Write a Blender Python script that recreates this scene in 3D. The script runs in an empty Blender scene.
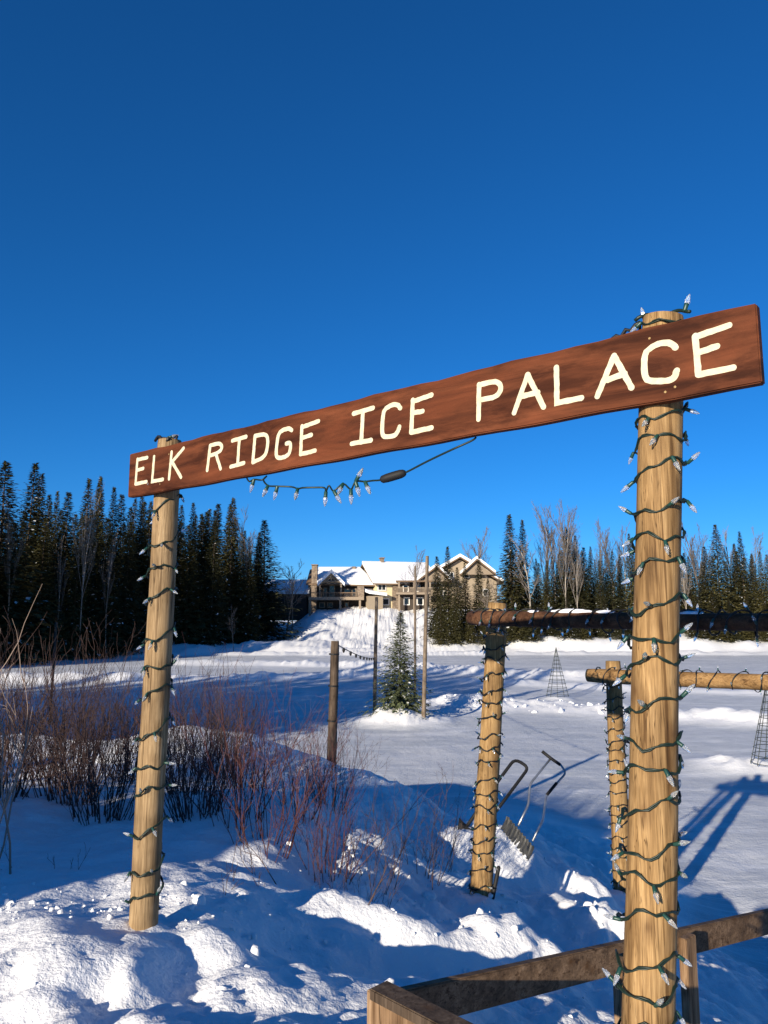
import bpy, bmesh, math, random
import numpy as np
from mathutils import Vector, Matrix, Quaternion

S = bpy.context.scene
C = S.collection
EYE = 3.9                     # camera height above the ice (ice is z = 0)
F = 769.0
PITCH = math.atan(108 / F)
cp, sp = math.cos(PITCH), math.sin(PITCH)


def at(x, y, Y):
    """world point on the sight line through photo pixel (x, y), Y metres ahead"""
    u, v = x - 384, 512 - y
    r = (u, F * cp - v * sp, F * sp + v * cp)
    k = Y / r[1]
    return Vector((r[0] * k, Y, r[2] * k + EYE))


# ------------------------------------------------------------------ noise
def _hash(ix, iy, seed):
    n = (ix.astype(np.int64) * 374761393 + iy.astype(np.int64) * 668265263 + seed * 982451653) & 0x7fffffff
    n = ((n ^ (n >> 13)) * 1274126177) & 0x7fffffff
    n = (n ^ (n >> 16)) & 0xffff
    return n / 65535.0


def vnoise(x, y, seed=0):
    x = np.asarray(x, float); y = np.asarray(y, float)
    ix = np.floor(x); iy = np.floor(y)
    fx = x - ix; fy = y - iy
    fx = fx * fx * fx * (fx * (fx * 6 - 15) + 10); fy = fy * fy * fy * (fy * (fy * 6 - 15) + 10)
    a = _hash(ix, iy, seed); b = _hash(ix + 1, iy, seed)
    c = _hash(ix, iy + 1, seed); d = _hash(ix + 1, iy + 1, seed)
    return (a * (1 - fx) + b * fx) * (1 - fy) + (c * (1 - fx) + d * fx) * fy - 0.5


def fbm(x, y, seed=0, octv=4, gain=0.5):
    t = 0; a = 1.0
    for i in range(octv):
        k = 2.03 ** i
        ca, sa = math.cos(i * 0.7), math.sin(i * 0.7)
        t = t + a * vnoise((x * ca - y * sa) * k, (x * sa + y * ca) * k, seed + i * 17)
        a *= gain
    return t


def billow(x, y, seed=0, octv=4, gain=0.5):
    t = 0; a = 1.0
    for i in range(octv):
        k = 2.1 ** i
        ca, sa = math.cos(i * 0.9), math.sin(i * 0.9)
        t = t + a * (0.5 - np.abs(vnoise((x * ca - y * sa) * k, (x * sa + y * ca) * k, seed + i * 31)) * 2)
        a *= gain
    return t


def sstep(a, b, x):
    t = np.clip((x - a) / (b - a), 0, 1)
    return t * t * (3 - 2 * t)


# ------------------------------------------------------------------ materials
def mat(name, base=(0.5, 0.5, 0.5), rough=0.6, spec=0.3, metal=0.0, build=None):
    m = bpy.data.materials.new(name); m.use_nodes = True
    nt = m.node_tree; b = nt.nodes['Principled BSDF']
    b.inputs['Base Color'].default_value = (*base, 1)
    b.inputs['Roughness'].default_value = rough
    b.inputs['Specular IOR Level'].default_value = spec
    b.inputs['Metallic'].default_value = metal
    if build: build(nt, b)
    return m


def nd(nt, t, **kw):
    n = nt.nodes.new(t)
    for k, v in kw.items():
        if k in n.inputs: n.inputs[k].default_value = v
        else: setattr(n, k, v)
    return n


def ramp(nt, fac, stops):
    r = nt.nodes.new('ShaderNodeValToRGB')
    while len(r.color_ramp.elements) < len(stops): r.color_ramp.elements.new(0.5)
    for e, (p, c) in zip(r.color_ramp.elements, stops):
        e.position = p; e.color = (*c, 1) if len(c) == 3 else c
    nt.links.new(fac, r.inputs[0])
    return r


def coords(nt, scale=(1, 1, 1), kind='Object', rnd=True):
    tc = nd(nt, 'ShaderNodeTexCoord'); mp = nd(nt, 'ShaderNodeMapping')
    mp.inputs['Scale'].default_value = scale
    nt.links.new(tc.outputs[kind], mp.inputs['Vector'])
    if rnd:
        oi = nd(nt, 'ShaderNodeObjectInfo')
        ml = nd(nt, 'ShaderNodeMath', operation='MULTIPLY'); ml.inputs[1].default_value = 37.0
        nt.links.new(oi.outputs['Random'], ml.inputs[0]); nt.links.new(ml.outputs[0], mp.inputs['Location'])
    return mp.outputs[0]


def noise(nt, vec, scale, detail=4, rough=0.55, dist=0.0):
    n = nd(nt, 'ShaderNodeTexNoise'); n.inputs['Scale'].default_value = scale
    n.inputs['Detail'].default_value = detail; n.inputs['Roughness'].default_value = rough
    n.inputs['Distortion'].default_value = dist
    nt.links.new(vec, n.inputs['Vector']); return n.outputs['Fac']


def mixc(nt, fac, a, b, mode='MIX'):
    m = nd(nt, 'ShaderNodeMix', data_type='RGBA', blend_type=mode)
    for sock, v in ((m.inputs[0], fac), (m.inputs[6], a), (m.inputs[7], b)):
        if hasattr(v, 'is_output'): nt.links.new(v, sock)
        elif isinstance(v, (int, float)): sock.default_value = v
        else: sock.default_value = (*v, 1)
    return m.outputs[2]


def bump(nt, b, h, strength=0.3, dist=0.01):
    bm_ = nd(nt, 'ShaderNodeBump'); bm_.inputs['Strength'].default_value = strength
    bm_.inputs['Distance'].default_value = dist
    nt.links.new(h, bm_.inputs['Height']); nt.links.new(bm_.outputs[0], b.inputs['Normal'])


def wood(c_lo, c_mid, c_hi, stretch, rough=0.75, knots=True, bumps=0.35, knot_col=(0.10, 0.05, 0.02)):
    def f(nt, b):
        v = coords(nt, stretch)
        g = noise(nt, v, 1.0, 6, 0.6, 0.6)
        r = ramp(nt, g, [(0.28, c_lo), (0.5, c_mid), (0.72, c_hi)])
        v2 = coords(nt, tuple(q * 3.1 for q in stretch))
        g2 = noise(nt, v2, 1.4, 3, 0.6)
        r2 = ramp(nt, g2, [(0.3, (0.62, 0.58, 0.52)), (0.62, (1, 1, 1))])
        col = mixc(nt, 0.75, r.outputs[0], r2.outputs[0], 'MULTIPLY')
        v4 = coords(nt, (3.2, 3.2, 3.2))
        g4 = noise(nt, v4, 1.0, 3, 0.6)
        r4 = ramp(nt, g4, [(0.34, (0.52, 0.48, 0.45)), (0.55, (1.0, 0.98, 0.96)), (0.7, (1.14, 1.12, 1.10))])
        col = mixc(nt, 0.8, col, r4.outputs[0], 'MULTIPLY')
        vc = coords(nt, tuple(q * (1.7 if q > 6 else 0.42) for q in stretch))
        gc = noise(nt, vc, 1.0, 3, 0.5, 0.3)
        rc = ramp(nt, gc, [(0.60, (1, 1, 1)), (0.68, (0.42, 0.36, 0.30))])
        col = mixc(nt, 0.9, col, rc.outputs[0], 'MULTIPLY')
        vf = coords(nt, tuple(q * (5 if q > 6 else 2.5) for q in stretch))
        gf = noise(nt, vf, 1.0, 3, 0.6)
        rf_ = ramp(nt, gf, [(0.3, (0.76, 0.73, 0.70)), (0.7, (1.15, 1.13, 1.10))])
        col = mixc(nt, 1.0, col, rf_.outputs[0], 'MULTIPLY')
        vk = coords(nt, tuple(q * (1.6 if q > 6 else 0.75) for q in stretch))
        gk = noise(nt, vk, 1.0, 2, 0.5, 0.15)
        rk_ = ramp(nt, gk, [(0.476, (1, 1, 1)), (0.494, (0.20, 0.16, 0.12)), (0.512, (1, 1, 1))])
        vm = coords(nt, (2.6, 2.6, 2.6)); gm = noise(nt, vm, 1.0, 3, 0.6)
        rm = ramp(nt, gm, [(0.40, (0, 0, 0)), (0.54, (0.95, 0.95, 0.95))])
        col = mixc(nt, rm.outputs[0], col, mixc(nt, 1.0, col, rk_.outputs[0], 'MULTIPLY'))
        if knots:
            v3 = coords(nt, tuple(7.0 if q > 6 else 4.4 for q in stretch))
            vo = nd(nt, 'ShaderNodeTexVoronoi'); vo.inputs['Scale'].default_value = 1.0
            nt.links.new(v3, vo.inputs['Vector'])
            rk = ramp(nt, vo.outputs['Distance'], [(0.04, (1, 1, 1)), (0.10, (0.45, 0.45, 0.45)), (0.24, (0, 0, 0))])
            col = mixc(nt, rk.outputs[0], col, knot_col)
        nt.links.new(col, b.inputs['Base Color'])
        bump(nt, b, g, bumps, 0.006)
    return mat('wood', rough=rough, spec=0.2, build=f)


M = {}
M['log'] = wood((0.15, 0.085, 0.034), (0.345, 0.22, 0.098), (0.49, 0.335, 0.165), (42, 42, 2.2))
M['log_pale'] = wood((0.18, 0.12, 0.062), (0.33, 0.235, 0.13), (0.44, 0.33, 0.195), (42, 42, 2.2))
M['log_gold'] = wood((0.20, 0.115, 0.045), (0.33, 0.215, 0.095), (0.43, 0.295, 0.145), (42, 42, 2.2))
M['log_brown'] = wood((0.055, 0.026, 0.013), (0.115, 0.056, 0.030), (0.19, 0.105, 0.058), (1.6, 16, 16), knots=False)
M['log_tan'] = wood((0.20, 0.115, 0.045), (0.31, 0.19, 0.080), (0.39, 0.255, 0.12), (1.6, 18, 18), knots=False)
M['grey_pole'] = wood((0.13, 0.105, 0.08), (0.22, 0.18, 0.14), (0.30, 0.25, 0.20), (16, 16, 1.4), knots=False)
M['weathered'] = wood((0.05, 0.037, 0.027), (0.105, 0.078, 0.057), (0.185, 0.145, 0.11), (16, 16, 1.4))
M['rail'] = wood((0.10, 0.065, 0.04), (0.19, 0.125, 0.075), (0.30, 0.205, 0.13), (1.6, 22, 22), bumps=0.5)
M['rail_post'] = wood((0.19, 0.12, 0.07), (0.31, 0.205, 0.12), (0.42, 0.30, 0.195), (18, 18, 1.6), bumps=0.4)
M['cut_end'] = wood((0.34, 0.23, 0.10), (0.50, 0.36, 0.17), (0.62, 0.47, 0.25), (30, 30, 30), knots=False)


def sign_nodes(nt, b):
    v = coords(nt, (1.3, 20, 14), rnd=False)
    g = noise(nt, v, 1.0, 7, 0.62, 0.9)
    r = ramp(nt, g, [(0.26, (0.034, 0.0105, 0.0055)), (0.47, (0.082, 0.0240, 0.0098)), (0.74, (0.138, 0.043, 0.018))])
    v2 = coords(nt, (2.2, 8, 9), rnd=False)
    g2 = noise(nt, v2, 1.0, 5, 0.65, 0.8)
    r2 = ramp(nt, g2, [(0.38, (0.40, 0.36, 0.36)), (0.50, (1, 1, 1)), (0.64, (1.40, 1.34, 1.32))])
    col = mixc(nt, 0.85, r.outputs[0], r2.outputs[0], 'MULTIPLY')
    v3 = coords(nt, (3.1, 3, 8.5), rnd=False)
    vo = nd(nt, 'ShaderNodeTexVoronoi'); vo.inputs['Scale'].default_value = 1.0
    nt.links.new(v3, vo.inputs['Vector'])
    rk = ramp(nt, vo.outputs['Distance'], [(0.04, (1, 1, 1)), (0.15, (0, 0, 0))])
    col = mixc(nt, rk.outputs[0], col, (0.030, 0.010, 0.006))
    # pale scuffs and flecks of paint
    v4 = coords(nt, (5, 30, 26), rnd=False)
    g4 = noise(nt, v4, 1.0, 5, 0.7, 0.5)
    rs = ramp(nt, g4, [(0.70, (0, 0, 0)), (0.78, (0.55, 0.55, 0.55))])
    col = mixc(nt, rs.outputs[0], col, (0.30, 0.16, 0.10))
    nt.links.new(col, b.inputs['Base Color'])
    bump(nt, b, g, 0.3, 0.006)


M['sign'] = mat('red_brown_stain', rough=0.75, spec=0.12, build=sign_nodes)


def paint_nodes(nt, b):
    v = coords(nt, (40, 40, 40))
    g = noise(nt, v, 1.0, 4)
    r = ramp(nt, g, [(0.3, (0.54, 0.47, 0.31)), (0.6, (0.64, 0.575, 0.40))])
    nt.links.new(r.outputs[0], b.inputs['Base Color']); bump(nt, b, g, 0.25, 0.003)


M['paint'] = mat('cream_paint', rough=0.6, build=paint_nodes)


def snow_nodes(nt, b):
    geo = nd(nt, 'ShaderNodeNewGeometry')
    sx = nd(nt, 'ShaderNodeSeparateXYZ'); nt.links.new(geo.outputs['Position'], sx.inputs[0])
    pos = geo.outputs['Position']
    # packed, swept ice sheet: slightly grey; snow everywhere else
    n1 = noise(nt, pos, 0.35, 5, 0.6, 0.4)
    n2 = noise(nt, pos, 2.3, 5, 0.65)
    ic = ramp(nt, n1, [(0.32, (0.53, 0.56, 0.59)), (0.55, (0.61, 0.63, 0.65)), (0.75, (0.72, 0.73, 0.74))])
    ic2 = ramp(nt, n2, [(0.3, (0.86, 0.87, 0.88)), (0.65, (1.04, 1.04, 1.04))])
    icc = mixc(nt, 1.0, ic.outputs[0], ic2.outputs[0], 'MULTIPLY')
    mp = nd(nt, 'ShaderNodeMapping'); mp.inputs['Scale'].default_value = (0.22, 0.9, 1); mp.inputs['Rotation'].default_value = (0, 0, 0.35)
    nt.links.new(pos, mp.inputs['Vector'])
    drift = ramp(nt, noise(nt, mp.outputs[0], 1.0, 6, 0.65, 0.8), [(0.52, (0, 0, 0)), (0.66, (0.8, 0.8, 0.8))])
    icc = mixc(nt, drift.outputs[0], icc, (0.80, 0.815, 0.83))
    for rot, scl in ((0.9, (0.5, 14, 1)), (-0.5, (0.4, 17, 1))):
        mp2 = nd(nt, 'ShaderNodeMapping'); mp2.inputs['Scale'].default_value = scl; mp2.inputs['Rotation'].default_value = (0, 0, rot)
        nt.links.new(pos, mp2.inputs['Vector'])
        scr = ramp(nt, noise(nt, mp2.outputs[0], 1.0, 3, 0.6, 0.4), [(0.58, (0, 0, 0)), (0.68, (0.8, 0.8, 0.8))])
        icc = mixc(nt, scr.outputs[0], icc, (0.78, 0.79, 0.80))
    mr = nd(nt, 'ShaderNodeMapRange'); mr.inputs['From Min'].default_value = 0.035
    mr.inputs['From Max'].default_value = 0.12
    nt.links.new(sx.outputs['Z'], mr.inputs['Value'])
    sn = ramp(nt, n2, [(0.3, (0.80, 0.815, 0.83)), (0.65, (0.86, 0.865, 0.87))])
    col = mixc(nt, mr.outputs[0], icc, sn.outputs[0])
    nt.links.new(col, b.inputs['Base Color'])
    # grain: fine crystals, wind crust, small clods
    h1 = noise(nt, pos, 28, 4, 0.65); h2 = noise(nt, pos, 160, 2, 0.6); h3 = noise(nt, pos, 7, 4, 0.6)
    a = nd(nt, 'ShaderNodeMath', operation='MULTIPLY_ADD'); a.inputs[1].default_value = 0.25
    nt.links.new(h2, a.inputs[0]); nt.links.new(h1, a.inputs[2])
    a2 = nd(nt, 'ShaderNodeMath', operation='MULTIPLY_ADD'); a2.inputs[1].default_value = 2.0
    nt.links.new(h3, a2.inputs[0]); nt.links.new(a.outputs[0], a2.inputs[2])
    bump(nt, b, a2.outputs[0], 0.45, 0.022)


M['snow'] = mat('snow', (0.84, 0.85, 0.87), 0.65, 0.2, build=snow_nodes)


def plain_snow(nt, b):
    v = coords(nt, (1, 1, 1))
    g = noise(nt, v, 6, 4); bump(nt, b, g, 0.5, 0.05)


M['roof_snow'] = mat('roof_snow', (0.83, 0.845, 0.87), 0.7, 0.2, build=plain_snow)


def leafy(lo, hi):
    def f(nt, b):
        oi = nd(nt, 'ShaderNodeObjectInfo')
        v = coords(nt, (1, 1, 1), rnd=True)
        g = noise(nt, v, 1.3, 3)
        r = ramp(nt, g, [(0.3, lo), (0.7, hi)])
        k = ramp(nt, oi.outputs['Random'], [(0.0, (0.72, 0.76, 0.78)), (1.0, (1.25, 1.15, 0.95))])
        nt.links.new(mixc(nt, 1.0, r.outputs[0], k.outputs[0], 'MULTIPLY'), b.inputs['Base Color'])
    return f


M['needles'] = mat('spruce_needles', rough=0.8, spec=0.15, build=leafy((0.038, 0.039, 0.017), (0.092, 0.088, 0.040)))
M['needles_near'] = mat('spruce_needles_near', rough=0.75, spec=0.2, build=leafy((0.045, 0.060, 0.034), (0.10, 0.125, 0.075)))
M['frost'] = mat('frost', (0.72, 0.74, 0.76), 0.8, 0.1)
M['bark'] = mat('spruce_bark', (0.085, 0.062, 0.045), 0.9, 0.1)
M['birch'] = mat('pale_bark', (0.36, 0.32, 0.27), 0.85, 0.1)
M['twig'] = mat('twig_bark', (0.15, 0.125, 0.11), 0.9, 0.1)
M['twig_pale'] = mat('twig_pale', (0.18, 0.155, 0.135), 0.9, 0.1)
M['stem_dark'] = mat('shrub_dark_stems', (0.055, 0.034, 0.031), 0.8, 0.2)
M['stem_red'] = mat('shrub_red_stems', (0.082, 0.028, 0.024), 0.7, 0.3)
M['stem_brown'] = mat('shrub_brown_stems', (0.085, 0.052, 0.043), 0.8, 0.2)
M['stem_pale'] = mat('shrub_pale_stems', (0.24, 0.18, 0.145), 0.8, 0.2)
M['wire'] = mat('green_wire', (0.010, 0.022, 0.016), 0.45, 0.4)
M['wire_black'] = mat('black_wire', (0.012, 0.012, 0.013), 0.5, 0.4)
M['socket'] = mat('green_socket', (0.010, 0.050, 0.040), 0.4, 0.5)


def bulb_nodes(nt, b):
    b.inputs['Transmission Weight'].default_value = 0.85
    b.inputs['IOR'].default_value = 1.45


M['bulb'] = mat('clear_bulb', (0.88, 0.91, 0.93), 0.12, 0.6, build=bulb_nodes)
M['black'] = mat('black_plastic', (0.012, 0.012, 0.013), 0.65, 0.3)


def steel_nodes(nt, b):
    v = coords(nt, (9, 9, 9)); g = noise(nt, v, 1.0, 4)
    r = ramp(nt, g, [(0.35, (0.30, 0.31, 0.32)), (0.65, (0.52, 0.53, 0.54))])
    nt.links.new(r.outputs[0], b.inputs['Base Color'])


M['steel'] = mat('steel_tube', (0.45, 0.46, 0.47), 0.35, 0.5, 0.8, steel_nodes)
M['cone_wire'] = mat('cone_wire', (0.035, 0.045, 0.042), 0.6, 0.4)
M['siding_yellow'] = mat('yellow_siding', (0.62, 0.53, 0.34), 0.8, 0.2)
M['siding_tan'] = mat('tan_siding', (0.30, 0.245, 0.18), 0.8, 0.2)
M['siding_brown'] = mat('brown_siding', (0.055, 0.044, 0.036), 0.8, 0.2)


def stone_nodes(nt, b):
    v = coords(nt, (1, 1, 1.6), rnd=False)
    vo = nd(nt, 'ShaderNodeTexVoronoi'); vo.inputs['Scale'].default_value = 2.4
    nt.links.new(v, vo.inputs['Vector'])
    r = ramp(nt, vo.outputs['Distance'], [(0.1, (0.30, 0.235, 0.17)), (0.7, (0.17, 0.13, 0.10))])
    nt.links.new(r.outputs[0], b.inputs['Base Color'])


M['stone'] = mat('stone', (0.25, 0.2, 0.15), 0.85, 0.2, build=stone_nodes)
M['trim'] = mat('brown_trim', (0.17, 0.115, 0.075), 0.8, 0.2)
M['trim_pale'] = mat('pale_trim', (0.27, 0.215, 0.16), 0.8, 0.2)
M['glass'] = mat('window_glass', (0.03, 0.035, 0.04), 0.08, 0.6)
M['white'] = mat('white_frame', (0.72, 0.70, 0.66), 0.6, 0.3)


# ------------------------------------------------------------------ mesh building
class MB:
    def __init__(self): self.v = []; self.f = []; self.m = []

    def add(self, verts, faces, mi=0):
        o = len(self.v); self.v += [tuple(q) for q in verts]
        for f in faces: self.f.append(tuple(o + i for i in f)); self.m.append(mi)

    def box(self, lo, hi, mi=0, mtx=None):
        x0, y0, z0 = lo; x1, y1, z1 = hi
        vs = [(x0, y0, z0), (x1, y0, z0), (x1, y1, z0), (x0, y1, z0), (x0, y0, z1), (x1, y0, z1), (x1, y1, z1), (x0, y1, z1)]
        if mtx: vs = [mtx @ Vector(q) for q in vs]
        self.add(vs, [(0, 3, 2, 1), (4, 5, 6, 7), (0, 1, 5, 4), (1, 2, 6, 5), (2, 3, 7, 6), (3, 0, 4, 7)], mi)

    def tube(self, pts, rad, n=8, mi=0, caps=True, cap_mi=None):
        pts = [Vector(p) for p in pts]
        rs = rad if isinstance(rad, (list, tuple)) else [rad] * len(pts)
        up = None; o = len(self.v)
        for i, p in enumerate(pts):
            if i == 0: t = pts[1] - p
            elif i == len(pts) - 1: t = p - pts[i - 1]
            else: t = (pts[i + 1] - pts[i - 1])
            t = t.normalized() if t.length > 1e-9 else Vector((0, 0, 1))
            if up is None:
                a = Vector((0, 0, 1)) if abs(t.z) < 0.9 else Vector((1, 0, 0))
                up = t.cross(a).normalized()
            else:
                up = (up - t * up.dot(t))
                up = up.normalized() if up.length > 1e-6 else t.orthogonal().normalized()
            w = t.cross(up)
            for k in range(n):
                a = 2 * math.pi * k / n
                self.v.append(tuple(p + (up * math.cos(a) + w * math.sin(a)) * rs[i]))
        for i in range(len(pts) - 1):
            for k in range(n):
                k2 = (k + 1) % n
                self.f.append((o + i * n + k, o + i * n + k2, o + (i + 1) * n + k2, o + (i + 1) * n + k)); self.m.append(mi)
        if caps:
            cm = mi if cap_mi is None else cap_mi
            self.f.append(tuple(o + k for k in range(n))[::-1]); self.m.append(cm)
            e = o + (len(pts) - 1) * n
            self.f.append(tuple(e + k for k in range(n))); self.m.append(cm)

    def lathe(self, prof, n=12, mi=0):
        o = len(self.v)
        for r, z in prof:
            for k in range(n):
                a = 2 * math.pi * k / n
                self.v.append((r * math.cos(a), r * math.sin(a), z))
        for i in range(len(prof) - 1):
            for k in range(n):
                k2 = (k + 1) % n
                self.f.append((o + i * n + k, o + i * n + k2, o + (i + 1) * n + k2, o + (i + 1) * n + k)); self.m.append(mi)
        self.f.append(tuple(o + k for k in range(n))[::-1]); self.m.append(mi)
        e = o + (len(prof) - 1) * n
        self.f.append(tuple(e + k for k in range(n))); self.m.append(mi)

    def mesh(self, name, mats, smooth=False):
        me = bpy.data.meshes.new(name)
        me.from_pydata(self.v, [], self.f)
        for q in (mats if isinstance(mats, (list, tuple)) else [mats]): me.materials.append(q)
        if any(self.m): me.polygons.foreach_set('material_index', self.m)
        if smooth: me.polygons.foreach_set('use_smooth', [True] * len(self.f))
        me.update(); return me

    def build(self, name, mats, parent=None, loc=None, smooth=False):
        return link(name, self.mesh(name, mats, smooth), parent, loc)


def link(name, data, parent=None, loc=None):
    o = bpy.data.objects.new(name, data); C.objects.link(o)
    if parent is not None: o.parent = parent
    if loc is not None: o.location = loc
    return o


def tag(o, label=None, cat=None, group=None, kind=None):
    if label: o['label'] = label
    if cat: o['category'] = cat
    if group: o['group'] = group
    if kind: o['kind'] = kind
    return o


def thing(name, loc, label, cat, group=None, rz=0.0):
    o = link(name, None, None, loc); o.rotation_euler = (0, 0, rz); o.empty_display_size = 0.2
    return tag(o, label, cat, group)


def bevel(o, w=0.004, seg=2):
    bm = bmesh.new(); bm.from_mesh(o.data)
    bmesh.ops.bevel(bm, geom=bm.edges[:] + bm.verts[:], offset=w, segments=seg, affect='EDGES', clamp_overlap=True)
    bm.to_mesh(o.data); bm.free()


# ------------------------------------------------------------------ the ground
HX = [-400, -60, -12, -3, -1.5, -0.4, 0.4, 1.0, 2.7, 4.0, 6.0, 10.0, 30, 400]
HY = [16, 15, 13, 12, 11.3, 10.5, 9.9, 9.5, 9.2, 7.6, 5.0, 1.0, -14, -60]


def base_z(X, Y):
    yc = np.interp(X, HX, HY)
    d = Y - yc
    z = 2.05 * (1 - sstep(-0.2, 3.4, d))
    z = z + 0.35 * sstep(0, -12, d) - 0.75 * sstep(0.5, 4.5, X) * (1 - sstep(0.2, 3.0, d))
    apron = 0.68 * (1 - sstep(0.5, 9.0, d)) * sstep(0.4, 1.6, X) * (1 - sstep(3.2, 5.0, X))
    z = np.where(d > 0, np.sqrt(z * z + apron * apron), np.sqrt(z * z + apron * apron * np.exp(-(d / 0.8) ** 2)))
    return z


CTRL = []


def ctl(px, py, Y): p = at(px, py, Y); CTRL.append((p.x, p.y, p.z))


for a in [(143, 917, 4.1), (60, 1010, 3.3), (170, 1000, 3.2), (300, 1010, 3.3), (80, 905, 4.3), (20, 850, 5.6), (110, 845, 6.0),
          (200, 872, 5.3), (60, 800, 7.0), (180, 800, 7.2), (270, 860, 5.9), (330, 845, 6.6), (40, 735, 12), (150, 733, 12), (225, 728, 11.5),
          (290, 748, 11.0), (335, 764, 10.6), (385, 780, 10.0), (432, 802, 9.6), (469, 829, 9.2), (522, 848, 9.1), (575, 874, 9.1), (605, 886, 9.2),
          (620, 891, 9.4), (480, 905, 7.2), (400, 850, 7.6), (330, 800, 8.6), (240, 780, 9.2), (485, 900, 6.75), (465, 925, 5.6), (399, 905, 5.3),
          (326, 904, 5.3), (250, 905, 4.9), (520, 912, 7.3), (548, 892, 8.0), (592, 905, 7.5), (600, 935, 6.9), (540, 950, 5.9),
          (430, 972, 4.6), (415, 945, 4.98), (480, 965, 5.0), (345, 985, 4.3), (400, 1003, 4.15), (520, 962, 5.35), (560, 1005, 4.4), (380, 1015, 3.9)]:
    ctl(*a)
for p in [(0.25, 6.3, 1.52), (-0.2, 6.35, 1.68), (0.6, 6.5, 1.42), (0.85, 2.4, 1.95), (1.4, 3.6, 1.75), (2.0, 4.4, 1.55), (3.0, 5.6, 0.95), (2.0, 3.0, 1.8), (0, 0.5, 2.2), (-1, 1, 2.35), (-2.5, 2, 2.4), (0.3, 2.2, 2.15),
          (3.4, 8.6, 0.5), (4.4, 7.0, 0.4), (3.0, 1.5, 1.8), (1.5, 0, 2.2), (-2.6, 4.2, 2.25), (-4, 3.5, 2.3), (-5, 7, 2.2), (-5, 12, 2.1)]:
    CTRL.append(p)
CT = np.array(CTRL)
SIG = 1.15
_d2 = ((CT[:, None, :2] - CT[None, :, :2]) ** 2).sum(-1)
_K = np.exp(-_d2 / (2 * SIG * SIG)) + np.eye(len(CT)) * 0.03
_W = np.linalg.solve(_K, CT[:, 2] - base_z(CT[:, 0], CT[:, 1]))

RIDGES = [  # polyline, half width, height
    ([(-36, 53), (-24, 50), (-17, 50)], 2.2, 0.55), ([(-16, 51), (-9, 52), (-2, 55), (4, 60)], 2.0, 0.42),
    ([(-18, 70), (-8, 68), (2, 64), (8, 57), (14, 52)], 2.6, 0.42), ([(3, 37), (5.2, 35), (7.5, 35.5)], 1.5, 0.45),
    ([(5.2, 36), (9, 33.5), (13, 31), (19, 28.5)], 1.7, 0.40), ([(6, 50), (14, 44), (24, 40)], 1.8, 0.22),
    ([(-22, 87), (-2, 87), (14, 87.5), (60, 88)], 1.6, 0.45), ([(9.2, 21.5), (12, 20), (16, 18.5)], 1.2, 0.3),
    ([(-30, 33), (-18, 34), (-12, 38)], 1.8, 0.3)]
MOUNDS = [(0.75, 30.8, 2.2, 0.50), (10.6, 20.7, 1.2, 0.32), (8.6, 38.7, 0.9, 0.2)]


NEAR_RIDGES = []
for pl, w_, h_ in ([[(365, 903, 5.3), (400, 908, 5.3), (465, 928, 5.5), (530, 955, 5.7)], 0.30, 0.24], [[(335, 990, 4.5), (415, 957, 4.85), (480, 972, 5.0), (535, 990, 5.1)], 0.30, -0.22], [[(508, 893, 7.7), (545, 912, 7.3)], 0.26, -0.14], [[(205, 935, 4.2), (250, 965, 3.9)], 0.22, 0.10], [[(475, 834, 9.0), (520, 850, 9.0), (555, 864, 9.0), (585, 878, 9.0)], 0.48, 0.30], [[(560, 892, 8.0), (595, 908, 7.7)], 0.30, 0.16],
                   [[(560, 908, 7.4), (605, 930, 7.0)], 0.34, 0.20], [[(20, 960, 3.7), (130, 950, 3.75)], 0.45, 0.10]):
    NEAR_RIDGES.append(([tuple(at(*q_)[:2]) for q_ in pl], w_, h_))


def seg_dist(X, Y, a, b):
    ax, ay = a; bx, by = b; dx, dy = bx - ax, by - ay
    t = np.clip(((X - ax) * dx + (Y - ay) * dy) / (dx * dx + dy * dy), 0, 1)
    return np.hypot(X - ax - t * dx, Y - ay - t * dy)


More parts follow.
